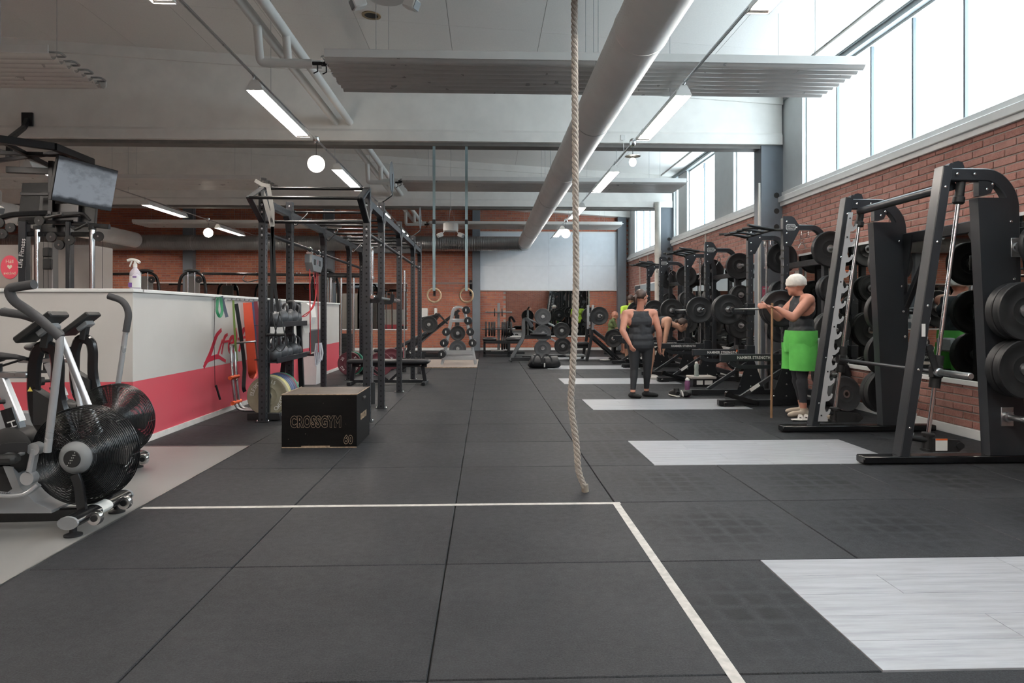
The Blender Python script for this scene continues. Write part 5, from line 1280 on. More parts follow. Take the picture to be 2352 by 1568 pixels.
MB().bar((-5.9, 9.5, 3.25), (-5.9, 9.5, 2.35), .06, .06, .004, up=(0, 1, 0)).box(-6.3, -5.5, 9.47, 9.53, 2.5, 2.56, .004).box(-6.3, -5.5, 9.47, 9.53, 2.78, 2.82, .004).build('hanging_post', TVB, tf)
def tv(c, nrm, label, w_=1.06, h_=.6, tilt=10):
    nrm = unit(nrm); ux = unit(nrm.cross(V((0, 0, 1)))); uz = ux.cross(nrm)
    mat = Matrix((ux, nrm, uz)).transposed()
    t = thing('television', label, 'television', c, 'televisions on the ceiling frame')
    MB().obox(c, (w_/2, .022, h_/2), mat, .006).build('casing', BLKM, t)
    s_ = MB().obox((0, 0, 0), (w_/2-.01, .001, h_/2-.012)).build('screen', SCR.m, t, (0, 0, 0), smooth=False); s_.location = mat@V((0, .0228, 0)); s_.rotation_euler = mat.to_euler()
    MB().obox(V(c)-nrm*.05, (.2, .03, .15), mat, .01).build('bracket', TVB, t)
    return t
tv(V((-5.34, 9.3, 2.90)), (.96, -.22, -.2), 'flat television tilted toward the aisle, showing a pale grey picture', 1.0, .58)
tv(V((-6.0, 9.78, 2.72)), (.1, 1, -.15), 'black television seen from behind on the ceiling frame')
tv(V((-5.72, 9.60, 2.53)), (.15, 1, -.1), 'second black television seen from behind under the tilted screen', .8, .5)
# ---- cable station with chrome posts
cs = thing('cable_station', 'black and chrome cable station with pulleys behind the partition', 'gym machine', (-5.5, 9.4, 0))
for x, y, w_ in ((-5.93, 9.0, .10), (-5.36, 9.0, .06)): MB().box(x-w_/2, x+w_/2, y-.05, y+.05, 0, 2.36, .008).build('frame_post', SMB, cs)
lp_ = V((-5.93, 8.947, 1.95)); text('Life Fitness', .085, lp_, (.12, 0, 1), (-1, 0, .12), cs, LBL, sx=1.0)
for x in (-5.77, -5.08): 
    MB().cyl((x, 9.0, 0), (x, 9.0, 2.28), .034, n=18).build('chrome_column', CHR, cs)
    MB().cyl((x, 9.0, 2.26), (x, 9.0, 2.31), .045, n=16).build('column_cap', BLKM, cs)
    m = MB()
    for k in range(22): m.cyl((x-.034, 9.0, .9+k*.06), (x-.037, 9.0, .9+k*.06), .007, n=6)
    tag(m.build('adjust_holes', DARK, cs), kind='stuff')
MB().bend([(-6.4, 9.0, 2.1), (-6.3, 9.0, 2.38), (-6.1, 9.0, 2.45), (-5.62, 9.0, 2.47)], .07, .07, .12, .015, up=(0, 1, 0)).build('top_arm', BLKG, cs)
MB().bar((-5.93, 9.0, 2.2), (-5.08, 9.0, 2.2), .05, .06, .008).bar((-5.36, 9.0, 2.34), (-4.86, 9.0, 2.3), .05, .06, .008).bar((-5.9, 9.0, 2.35), (-5.3, 9.0, 2.36), .05, .05, .008).build('cross_beam', BLKG, cs)
m = MB(); m.tube(rnd([(-5.5, 9.0, 2.47), (-5.45, 8.9, 2.42), (-5.1, 8.85, 2.45), (-5.02, 8.85, 2.36)], .05), .018, 10); m.tube(rnd([(-5.62, 9, 2.45), (-5.55, 8.8, 2.38), (-5.3, 8.75, 2.42)], .05), .018, 10); m.tube(rnd([(-5.3, 8.95, 2.28), (-5.2, 8.85, 2.24), (-5.05, 8.85, 2.32)], .05), .016, 10); m.build('pull_up_handle', BLKM, cs)
for c in ((-6.22, 8.97, 2.34), (-6.18, 8.97, 2.2), (-6.08, 8.97, 2.28), (-5.72, 8.97, 2.37), (-5.56, 8.95, 2.16), (-5.46, 8.95, 2.06), (-5.33, 8.95, 2.12), (-4.97, 8.95, 2.17)):
    p_ = MB().lathe([(.02, -.014), (.062, -.014), (.058, -.004), (.058, .004), (.062, .014), (.02, .014)], c, (0, 1, 0), 24).build('pulley', BLKM, cs)
    MB().cyl(V(c)-V((0, .02, 0)), V(c)+V((0, .02, 0)), .012, n=10).build('pulley_axle', CHR, p_)
m = MB()
for x in (-5.66, -5.6, -4.92): m.cyl((x, 8.95, .4), (x, 8.95, 2.2), .003, n=5)
m.build('cable', BLKM, cs)
MB().box(-5.74, -5.56, 8.97, 9.1, .3, 2.1, .01).build('stack_shroud', M('smoked_grey_panel', '6c6a68', .3, var=.04), cs)
MB().box(-6.0, -5.0, 8.7, 9.3, 0, .06, .01).build('base', BLK, cs)
o_ = MB().box(-5.62, -5.54, 8.86, 8.94, 1.9, 2.02, .01).box(-5.63, -5.53, 8.88, 8.94, 1.74, 1.88, .01).build('cable_handle', BLKM, cs)
# grey cabinet wall with round pink sign
cab = thing('locker_cabinet', 'tall grey cabinet with a round pink distance sign', 'cabinet', (-6.9, 10.2, 0))
for x0_, x1_ in ((-8.2, -7.35), (-7.34, -6.5), (-6.49, -5.62)):
    MB().box(x0_, x1_, 10.0, 10.5, 0, 2.16, .006).build('cabinet_body', M('warm_grey_laminate', '9c9691', .5, var=.03), cab)
    MB().box(x0_+.01, x1_-.01, 9.985, 10.0, .05, 2.13, .004).build('door_panel', M('warm_grey_laminate'), cab)
PNK = M('coral_sign', 'e2596b', .5, var=0)
sg = MB().cyl((-6.78, 9.983, 1.84), (-6.78, 9.979, 1.84), .125, n=40).build('round_sign', PNK, cab); 
for v_i in range(len(sg.data.vertices)):
    vv = sg.data.vertices[v_i]; vv.co.z = (vv.co.z-1.84)*1.35+1.84
CRM = M('cream_print', 'f0e6d0', .6, var=0)
text('Håll', .07, (-6.78, 9.9775, 1.92), (1, 0, 0), (0, 0, 1), sg, CRM); text('avstånd', .055, (-6.78, 9.9775, 1.755), (1, 0, 0), (0, 0, 1), sg, CRM)
hp = [(0, -.03), (.035, .005), (.03, .03), (.015, .035), (0, .02), (-.015, .035), (-.03, .03), (-.035, .005)]
MB().prism(hp, (-6.78, 9.9782, 1.84), (1, 0, 0), (0, 0, 1), (0, .001, 0)).build('heart_mark', CRM, sg, smooth=False)
# ---- multi station by the back wall
def tower(x, y, label):
    t = thing('cable_tower', label, 'gym machine', (x, y, 0), 'cable towers by the back wall')
    for s_ in (-1, 1): MB().bend([(x+s_*.36, y, 0.0), (x+s_*.36, y, 1.95), (x+s_*.28, y, 2.25), (x, y, 2.32)], .07, .07, .2, .015, up=(0, 1, 0)).build('arch_leg', BLKG, t)
    MB().lathe([(0, 0), (.2, 0), (.2, .03), (.1, .06), (0, .065)], (x, y, 2.33), (0, 0, 1), 24).build('top_cap', BLKM, t)
    for s_ in (-.09, .09):
        MB().cyl((x+s_, y-.06, .1), (x+s_, y-.06, 2.3), .014, n=10).build('guide_rod', CHR, t)
    for k in range(8): MB().box(x-.16, x+.16, y-.14, y+.02, .12+k*.07, .185+k*.07, .004).build('stack_weight', BLKM, t)
    MB().box(x-.2, x+.2, y-.0, y+.03, .1, 2.2, .01).build('shroud', M('smoked_grey_panel'), t)
    pu = MB().lathe([(.02, -.014), (.09, -.014), (.084, 0), (.09, .014), (.02, .014)], (x+.22, y-.1, 2.1), (0, 1, 0), 24).build('pulley', BLKM, t); MB().cyl((x+.22, y-.13, 2.1), (x+.22, y-.07, 2.1), .015, n=8).build('pulley_axle', CHR, pu)
    MB().box(x-.45, x+.45, y-.3, y+.2, 0, .05, .01).build('base', BLK, t)
    return t
tower(-9.3, 19.0, 'left black cable tower with rounded top by the brick wall'); tower(-8.0, 18.9, 'second black cable tower with rounded top by the brick wall'); tower(-4.35, 18.6, 'black cable tower seen between the rig posts')
cb_ = thing('cable_crossbar', 'long black pull-up crossbar linking the cable towers', 'crossbar', (-8, 18.95, 2.1))
MB().bar((-11.4, 18.95, 2.24), (-9.5, 18.95, 2.26), .06, .07, .01).bar((-7.75, 18.95, 2.27), (-4.6, 18.95, 2.24), .06, .07, .01).build('beam', BLKG, cb_)
m = MB()
for x in (-10.6, -10.5, -10.4, -6.3, -6.2, -6.1, -5.2, -5.1): m.cyl((x, 18.95, 2.27), (x, 18.95, 2.31), .014, n=8)
m.build('studs', CHR, cb_); MB().tube(rnd([(-6.6, 18.9, 2.2), (-6.62, 18.8, 2.1), (-6.5, 18.8, 2.03), (-6.2, 18.8, 2.1)], .05), .016, 8).build('pull_handle', BLKM, cb_)
plate((-10.55, 18.75, 1.75), .225, .06, None, 'dark plate on the machine behind the partition, left of the bottle')
o = MB().cyl((-10.55, 18.75, 1.75), (-10.55, 19.0, 1.75), .024, n=10).box(-10.6, -10.5, 18.98, 19.06, 0, 2.2, .008).build('plate_post', BLKG); tag(o, 'black post with a plate peg behind the partition', 'post')
# chrome lat towers seen through the rig
ft = thing('functional_trainer', 'chrome-railed functional trainer seen between the rig posts', 'gym machine', (-3.4, 16.6, 0))
for x in (-3.75, -3.5, -3.2, -2.95): MB().cyl((x, 16.6, .05), (x, 16.6, 2.05), .03, n=14).build('chrome_column', CHR, ft)
MB().box(-3.85, -2.85, 16.5, 16.7, 2.05, 2.15, .02).build('top_beam', BLKG, ft); MB().box(-3.9, -2.8, 16.3, 16.9, 0, .06, .01).build('base', BLK, ft)
for k in range(10): MB().box(-3.5, -3.2, 16.62, 16.75, .1+k*.06, .155+k*.06, .004).build('stack_weight', BLKM, ft)
for z in (1.05, .62): MB().box(-3.04, -2.86, 16.45, 16.62, z, z+.16, .015).tube(rnd([(-2.95, 16.45, z+.08), (-2.85, 16.3, z+.05), (-2.8, 16.3, z-.12)], .05), .018, 8).build('carriage', GRYP, ft)
# ================================================================== BACK OF THE ROOM
# dumbbell stand on a plywood board
o = MB().box(-1.45, -.2, 14.85, 17.4, .0, .02, .003).build('plywood_board', M('pale_plywood', '978d85', .55, var=.15, scale=9)); tag(o, 'pale plywood board lying under the silver dumbbell stand', 'board'); MB().box(-1.45, -.2, 14.845, 14.85, 0, .02).build('worn_edge', EDG, o, smooth=False)
ds = thing('dumbbell_stand', 'silver A-shaped dumbbell stand on the plywood board', 'dumbbell rack', (-.64, 15.9, .02))
for y in (15.65, 16.15):
    MB().sweep(rnd([(-1.02, y, .02), (-.80, y, 1.1), (-.76, y, 1.32), (-.55, y, 1.34), (-.47, y, 1.1), (-.25, y, .02)], .12, 6), rrect(.05, .05, .008), up=(0, 1, 0)).build('frame_loop', SILV, ds)
    for z, a, b in ((1.02, -.82, -.44), (.28, -.97, -.30), (.16, -1.0, -.27)): MB().box(a, b, y-.03, y-.02, z-.04, z+.04, .004).build('cross_plate', SILV, ds)
DBM = M('black_urethane', '202225', .42, var=.08)
def db_mesh():
    m = MB(); m.cyl((0, -.1, 0), (0, .1, 0), .016, n=10)
    for s_ in (-1, 1): m.lathe([(.03, 0), (.082, .0), (.09, .012), (.09, .085), (.082, .097), (.03, .1), (0, .1)], (0, s_*.07, 0), (0, s_, 0), 24)
    return m.mesh('dumbbell', DBM)
dbm = db_mesh()
for sd, xs_, zs_ in (('right', (-.45, -.41, -.36, -.31), (1.26, 1.02, .77, .52)), ('left', (-.90, -.95, -1.0), (.77, .52, .27))):
    for i, (x, z) in enumerate(zip(xs_, zs_)):
        o = bpy.data.objects.new('dumbbell', dbm); COL.objects.link(o); o.location = (x, 15.5, z)
        tag(o, 'round-headed black dumbbell on the %s side of the stand, %s from the top' % (sd, ['first', 'second', 'third', 'fourth'][i]), 'dumbbell', 'dumbbells on the silver stand')
        MB().box(-.02, .005, -.004, .004, -.03, .03).build('size_mark', LBL, o, (0, 0, 0), smooth=False).location = (.0, -.171, 0)
        MB().box(x-.025, x+.025, 15.53, 16.2, z-.035, z-.02, .003).build('cradle', SILV, ds)
# leg press with plates
lpz = thing('leg_press', 'black inclined leg press in front of the brick wall', 'gym machine', (-1.4, 18.9, 0))
for y in (18.7, 19.2):
    MB().bar((-2.2, y, .12), (-.75, y, 1.28), .07, .08, .006, up=(0, 1, 0)).build('rail', BLK, lpz); MB().bar((-2.1, y, .14), (-.82, y, 1.2), .03, .03, .004, up=(0, 1, 0)).build('rail_rod', STL, lpz)
    MB().bar((-.82, y, 1.2), (-.8, y, .03), .06, .07, .006, up=(1, 0, 0)).build('rear_post', BLK, lpz)
    MB().bar((-2.3, y, .04), (-.6, y, .04), .07, .07, .006).build('base_rail', BLK, lpz)
MB().obox((-1.5, 18.95, .95), (.06, .35, .28), Matrix.Rotation(R(38), 3, 'Y'), .01).build('foot_plate', BLK, lpz)
MB().obox((-1.9, 18.95, .42), (.3, .22, .05), Matrix.Rotation(R(-30), 3, 'Y'), .02).build('back_pad', VINB, lpz)
MB().bar((-1.3, 18.6, 1.15), (-1.75, 18.6, 1.05), .06, .06, .005).bar((-1.3, 18.6, 1.18), (-1.05, 18.6, .9), .05, .05, .005, up=(0, 1, 0)).build('plate_arm', BLK, lpz)
MB().cyl((-1.53, 18.2, .89), (-1.53, 19.7, .89), .024, n=12).build('plate_peg', STL, lpz)
for y in (18.38, 18.3): plate((-1.53, y, .887), label='black plate on the leg press sled, %s' % ('inner' if y > 18.35 else 'outer'), group='plates on the leg press')
pt = thing('plate_post', 'black post with plate pegs behind the dumbbell stand', 'plate rack', (-.76, 18.4, 0))
MB().box(-.80, -.72, 18.36, 18.44, 0, 1.15, .006).build('post', BLK, pt); MB().box(-1.0, -.5, 18.2, 18.7, 0, .05, .008).build('base', BLK, pt)
for z in (.66, .25): MB().cyl((-.76, 18.4, z), (-.76, 18.1, z), .024, n=12).build('peg', STL, pt)
for z, r in ((.66, .2), (.25, .225)):
    for q in (0, 1): plate((-.76, 18.31-.075*q, z-.002), r, .07, None if q == 0 else GRYPL if z < .5 else None, 'plate on the %s peg behind the dumbbell stand, %s' % ('upper' if z > .5 else 'lower', 'inner' if q == 0 else 'outer'), 'plates behind the dumbbell stand')
# wall fittings
for x, nm, w_ in ((-1.62, 'narrow white soap dispenser on the brick wall', .10), (-1.98, 'wide white paper dispenser on the brick wall', .22)):
    d_ = thing('wall_dispenser', nm, 'dispenser', (x, 21.9, 1.05)); MB().box(x-w_/2, x+w_/2, 21.86, 21.985, 1.05, 1.36, .02).build('cover', WHITE, d_); MB().box(x-w_*.35, x+w_*.35, 21.87, 21.98, 1.0, 1.05, .008).build('nozzle', GRYP, d_)
pb = thing('wall_pull_up_bar', 'steel wall bar on two black brackets behind the gym rings', 'pull-up bar', (-1.1, 21.8, 1.8))
for x in (-1.66, -.5): MB().box(x-.04, x+.04, 21.95, 21.985, 1.75, 2.25, .006).bar((x, 21.97, 2.12), (x, 21.6, 2.14), .05, .05, .005).bar((x, 21.97, 1.8), (x, 21.65, 2.1), .05, .04, .005).build('bracket', BLK, pb)
MB().cyl((-1.72, 21.6, 2.14), (-.44, 21.6, 2.14), .018, n=12).build('bar', STL, pb)
# leg curl bench
lc = thing('leg_curl_bench', 'low black bench with two rolls left of the back mirror', 'bench', (.45, 18.9, 0))
for x in (-.05, .62):
    for y in (18.7, 19.2): MB().box(x-.03, x+.03, y-.03, y+.03, 0, .42, .005).build('leg', BLK, lc)
for y in (18.7, 19.2): MB().box(-.08, 1.0, y-.03, y+.03, .36, .43, .005).box(-.08, 1.05, y-.03, y+.03, .07, .14, .005).build('side_rail', BLK, lc)
for a, b in ((-.1, .28), (.55, .98)): MB().box(a, b, 18.68, 19.22, .43, .52, .03).build('pad', VINB, lc)
MB().box(.12, .5, 18.8, 19.1, .14, .17, .01).build('foot_plate', STL, lc)
# stand with plates seen edge-on
es = thing('plate_stand', 'upright stand with plates seen edge-on beside the back mirror', 'plate rack', (.37, 20.5, 0))
MB().box(.33, .41, 20.46, 20.54, 0, 1.5, .006).build('post', GRYP, es); MB().box(.1, .64, 20.3, 20.7, 0, .05, .008).build('base', BLK, es)
for z, L in ((1.22, .4), (.72, .5), (.32, .3)): MB().cyl((.37-L, 20.42, z), (.37+L, 20.42, z), .024, n=10).build('peg', STL, es)
for z, xs_ in ((.72, (-.38, -.28, -.2, -.13, .11, .18, .25, .37)), (.32, (.1, .17, .24, .31))):
    for i, dx in enumerate(xs_): plate((.37+dx, 20.42, z-.002), .21 if i % 3 else .225, .06 if i % 2 else .05, None, 'edge-on plate on the %s peg of the upright stand, number %s from the left' % ('middle' if z > .5 else 'low', ['one', 'two', 'three', 'four', 'five', 'six', 'seven', 'eight'][i]), 'edge-on plates on the stand', R(90))
for dx in (-.12, .1): plate((.37+dx, 20.42, 1.218), .12, .03, None, 'small plate on the top peg of the upright stand, %s' % ('left' if dx < 0 else 'right'), 'edge-on plates on the stand', R(90))
# machine with curved column
sp_ = thing('chest_press', 'black plate-loaded press with a curved column left of the duffel bag', 'gym machine', (1.0, 17.3, 0))
MB().bend([(.58, 16.6, .03), (.78, 16.7, .38), (.92, 16.8, .6), (.92, 16.9, 1.02), (1.0, 16.9, 1.05), (1.13, 16.85, .85)], .09, .10, .12, .012, up=(0, 1, 0)).build('curved_column', SMB, sp_)
MB().box(.6, 1.55, 16.55, 16.63, .03, .11, .006).box(.9, 1.5, 17.2, 17.28, .03, .11, .006).bar((1.45, 16.6, .07), (1.45, 17.24, .07), .07, .07, .006).build('base_frame', BLK, sp_)
MB().bar((.92, 16.85, .6), (1.6, 16.9, .6), .08, .09, .006).build('seat_beam', BLK, sp_); MB().box(1.1, 1.5, 16.75, 17.05, .64, .70, .02).build('seat_pad', VINB, sp_)
pp = thing('plate_tree', 'silver plate tree loaded with grey plates in front of the back mirror', 'plate rack', (1.75, 18.7, 0))
MB().bar((1.54, 18.7, 0), (1.54, 18.7, 1.3), .07, .07, .006, up=(0, 1, 0)).build('post', SILV, pp)
for (a, b) in (((1.54, 18.75, 1.0), (2.1, 18.75, .72)), ((1.54, 18.75, .62), (2.1, 18.75, .3))):
    MB().bar(a, b, .05, .06, .006, up=(0, 1, 0)).build('arm', SILV, pp)
MB().box(1.3, 2.3, 18.6, 18.9, 0, .05, .008).build('base', BLK, pp)
for x, z in ((1.536, 1.1), (1.536, .65), (1.53, .22), (2.05, .72), (2.08, .30)): MB().cyl((x, 18.8, z), (x, 18.4, z), .024, n=12).build('peg', STL, pp)
for i, (x, z, nm) in enumerate(((1.536, 1.1, 'top left'), (1.536, .65, 'middle left'), (1.53, .235, 'bottom left'), (2.05, .72, 'upper right'), (2.08, .30, 'lower right'))):
    for q in (0, 1): plate((x, 18.58-.075*q, z-.002), .225, .07, GRYPL if i < 3 and q == 1 else RUBP, 'plate on the %s peg of the silver plate tree, %s' % (nm, 'rear' if q == 0 else 'front'), 'plates on the plate tree')
# incline press station
ip = thing('incline_press_bench', 'black incline press bench with silver hook uprights', 'bench', (2.85, 17.3, 0))
for y in (16.95, 17.75):
    MB().bend([(2.50, y, 0), (2.62, y, .55), (2.66, y, 1.38)], .07, .08, .1, .006, up=(0, 1, 0)).build('upright', BLK, ip)
    m = MB(); m.prism([(0, 0), (0, .62), (.06, .62), (.06, .42), (.1, .40), (.12, .44), (.13, .4), (.09, .34), (.06, .33), (.06, .2), (.1, .18), (.12, .22), (.13, .18), (.09, .12), (.06, .1), (.06, 0)], (2.62, y-.05, .78), (1, 0, 0), (0, 0, 1), (0, .01, 0)); m.build('hook_plate', SILV, ip, smooth=False)
    MB().bar((2.66, y, .62), (3.32, y, .04), .06, .07, .006, up=(0, 1, 0)).build('rear_leg', BLK, ip)
MB().obox((2.95, 17.35, .58), (.4, .15, .04), Matrix.Rotation(R(38), 3, 'Y'), .02).build('back_pad', VINB, ip)
MB().box(2.15, 2.6, 17.2, 17.5, .38, .46, .025).build('seat_pad', VINB, ip); MB().box(2.1, 2.66, 17.3, 17.4, .3, .38, .006).box(2.12, 2.2, 17.3, 17.4, 0, .3, .005).build('seat_frame', BLK, ip)
MB().box(2.0, 2.5, 17.1, 17.6, .1, .14, .01).build('step_plate', STL, ip)
barbell((2.76, 17.35, 1.125), (0, 1, 0), 'barbell on the silver hooks of the incline bench', group='olympic barbells')
for y_ in (16.65, 18.1): plate((2.76, y_ - .04, 1.125), label='plate on the %s end of the incline bench barbell' % ('near' if y_ < 17 else 'far'), group='plates on the far barbells')
barbell((3.3, 17.45, .56), (.25, 1, 0), 'low barbell with plates in front of the seated man', 1.6, 'olympic barbells')
for s_, y_ in ((-1, 16.95), (1, 17.95)): plate((3.3+.25*(y_-17.45), y_, .56), .225, .06, None, 'plate on the %s end of the low barbell' % ('near' if s_ < 0 else 'far'), 'plates on the far barbells', -R(14))
sup = thing('bar_stand', 'low black stand carrying the low barbell', 'bar stand', (3.3, 17.45, 0))
for y_ in (17.3, 17.6): MB().bar((3.3+.25*(y_-17.45), y_, 0), (3.3+.25*(y_-17.45), y_, .545), .05, .05, .004, up=(0, 1, 0)).box(3.15+.25*(y_-17.45), 3.45+.25*(y_-17.45), y_-.03, y_+.03, 0, .04, .005).build('stand_post', BLK, sup)
flat_bench((3.72, 20.0, 0), R(80), 'small flat bench under the seated man at the back', 1.0, .42)
# duffel bag
BAG = M('black_nylon', '1b1c1f', .55, var=.15, scale=18, bump=.4, bscale=25)
bg = thing('duffel_bag', 'black duffel bag slumped on the floor at the aisle end', 'bag', (1.26, 14.8, 0))
m = MB(); pts = [(.93, .15), (.95, .14), (1.05, .13), (1.25, .125), (1.45, .13), (1.56, .14), (1.585, .15)]
for i in range(len(pts)): pass
m.sweep([(x, 14.8, z-.01) for x, z in pts], [(a*.16, max(-.118, b*.14)) for a, b in circ(1, 18)], up=(0, 0, 1), scales=[.75, .95, 1.0, .92, 1.0, .95, .75]); m.build('body', BAG, bg)
for a, b in ((1.0, 1.2), (1.18, 1.42)): MB().sweep(rnd([(a, 14.64, .1), (a+.03, 14.66, .24), ((a+b)/2, 14.72, .31), (b-.03, 14.66, .24), (b, 14.64, .1)], .08), rrect(.035, .005), up=(0, 1, 0)).build('carry_strap', BLKW, bg)
MB().sweep([(1.25, 14.645, .22), (1.255, 14.63, .12), (1.25, 14.63, .02)], rrect(.035, .006), up=(0, 1, 0)).build('hanging_strap', BLKW, bg)
MB().box(1.235, 1.262, 14.622, 14.628, .03, .12, .001).build('tag', LBL, bg)
# small things on the floor near the racks
def bottle(x, y, col, label, h=.24, r=.036, cap='d9d6d2', trans=.5):
    t = thing('water_bottle', label, 'bottle', (x, y, 0)); mt = M('plastic_'+col, col, .15, var=.05, trans=trans)
    MB().lathe([(0, 0), (r*.9, 0), (r, .01), (r, h*.3), (r*.9, h*.42), (r, h*.55), (r, h*.75), (r*.7, h*.84), (r*.6, h*.86)], (x, y, 0), (0, 0, 1), 20).build('body', mt, t)
    MB().lathe([(r*.75, 0), (r*.75, h*.08), (r*.45, h*.1), (r*.4, h*.15), (0, h*.15)], (x, y, h*.85), (0, 0, 1), 16).build('cap', M('cap_'+cap, cap, .4, var=0), t); return t
bottle(2.86, 9.62, '8a5a80', 'purple water bottle standing beside the black shoes', .27, .04)
b2 = bottle(3.42, 11.0, 'b9c6c0', 'pale bottle with a green band on the small step box', .24, .036, 'd9d6d2', .3)
for i, (x, y, rz, rx) in enumerate(((2.68, 9.66, R(100), 0), (2.77, 9.62, R(80), R(80)))):
    sh = thing('trainer_shoe', ['black trainer shoe standing upright beside the purple bottle', 'black trainer shoe lying on its side by the purple bottle'][i], 'shoe', (0, 0, 0), 'black trainer shoes')
    m = MB(); m.sweep([(-.12, 0, .05), (-.08, 0, .065), (0, 0, .055), (.08, 0, .04), (.13, 0, .032)], circ(.042, 14, 0, .045), up=(0, 0, 1), scales=[.75, 1, .95, .85, .5]); m.sweep([(-.08, 0, .07), (-.075, 0, .12)], circ(.042, 12), up=(1, 0, 0)); m.build('upper', BLKM, sh)
    MB().sweep([(-.13, 0, .012), (-.05, 0, .012), (.06, 0, .012), (.14, 0, .016)], circ(.04, 14, 0, .012), up=(0, 0, 1), scales=[.8, 1, 1.05, .6]).build('sole', M('white_sole', 'd8d6d2', .5, var=0), sh)
    sh.location = (x, y, .0 if i == 0 else .045); sh.rotation_euler = (rx, 0, rz)
st_ = thing('step_box', 'small grey step box under the pale bottle', 'step', (3.5, 11.2, 0))
for b_o in [b2]: b_o.location = (3.42, 11.0, .16)
MB().box(3.32, 3.72, 10.9, 11.25, .12, .16, .008).build('top', M('grey_step_top', 'a7a39d', .6), st_); MB().box(3.34, 3.70, 10.92, 11.23, 0, .12, .005).build('body', BLK, st_); MB().box(3.4, 3.5, 10.918, 10.92, .03, .1).build('label_left', LBL, st_, smooth=False); MB().box(3.53, 3.66, 10.918, 10.92, .03, .1).build('label_right', LBL, st_, smooth=False)
po_ = MB().box(4.275, 4.37, 10.42, 10.428, 1.30, 1.60).build('notice_poster', M('pink_poster', 'd0607c', .6, var=.05)); tag(po_, 'narrow pink notice fixed on the near grey column', 'poster')
m = MB()
for z in (1.35, 1.42, 1.49): m.ring([(.012, 0), (.015, 0), (.015, .001), (.012, .001)], (4.30, 10.4195, z), (0, -1, 0), 14); m.box(4.325, 4.36, 10.4185, 10.4195, z-.003, z+.003)
m.box(4.285, 4.355, 10.4185, 10.4195, 1.56, 1.575); m.build('lettering_marks', LBL, po_, smooth=False)
lb_ = thing('lifting_belt', 'dark lifting belt with an orange mark draped over the spotter arm', 'belt', (3.35, 9.7, .4))
MB().sweep(rnd([(3.62, 9.715, .36), (3.62, 9.715, .60), (3.62, 9.725, .677), (3.62, 9.815, .677), (3.62, 9.825, .60), (3.62, 9.825, .42)], .015, 3), rrect(.10, .008, .002), up=(1, 0, 0)).build('belt_strap', BLKW, lb_)
MB().box(3.575, 3.665, 9.706, 9.712, .36, .4, .002).build('buckle', CHR, lb_); MB().box(3.6, 3.64, 9.709, 9.7105, .63, .66).build('orange_mark', M('orange_print'), lb_, smooth=False)
cloth = MB(); cloth.sph((2.97, 17.0, .02), (.14, .06, .025), 12, 8); tag(cloth.build('white_cloth', M('white_cloth', 'd6d4d0', .9, bump=.6, bscale=40)), 'small crumpled white cloth on the floor by the incline bench', 'cloth')
# ================================================================== PEOPLE
SKIN = M('skin', 'b57f6b', .5, var=.08, scale=12); SKIN2 = M('skin_tanned', 'b58a74', .5, var=.08, scale=12)
HAIRB = M('dark_brown_hair', '3a2a24', .5, var=.2, scale=60); KNITW = M('white_knit', 'd2cdc4', .9, var=.1, scale=30)
SHIRTB = M('black_sports_top', '2a2c30', .8, var=.12, scale=20); LEGB = M('black_leggings', '1f2125', .7, var=.1)
SOCK = M('black_socks', '17181a', .85, var=.05); GREEN = M('bright_green_shorts', '5dbb54', .7, var=.12, scale=9)
LIME = M('lime_shirt', 'b4d84a', .75, var=.1, scale=9); OLIVE = M('olive_shirt', '55623c', .8, var=.1); SHOEB = M('beige_shoe', 'b4a898', .7, var=.05); SHOEW = M('white_shoe', 'd6d3ce', .6, var=.04); GREYT = M('grey_tights', '2f3136', .75)
def cap(m, p, q, r, r2=None):
    p, q = V(p), V(q); r2 = r if r2 is None else r2
    d = q-p; L = d.length
    prof = [(0, -r)]+[(r*sin(a), -r*cos(a)) for a in (pi*.16, pi*.33)]+[(r, 0), (r2, L)]+[(r2*cos(a), L+r2*sin(a)) for a in (pi*.17, pi*.34)]+[(0, L+r2)]
    if L < 1e-4: m.sph(p, r, 14, 10)
    else: m.lathe(prof, p, d, 14)
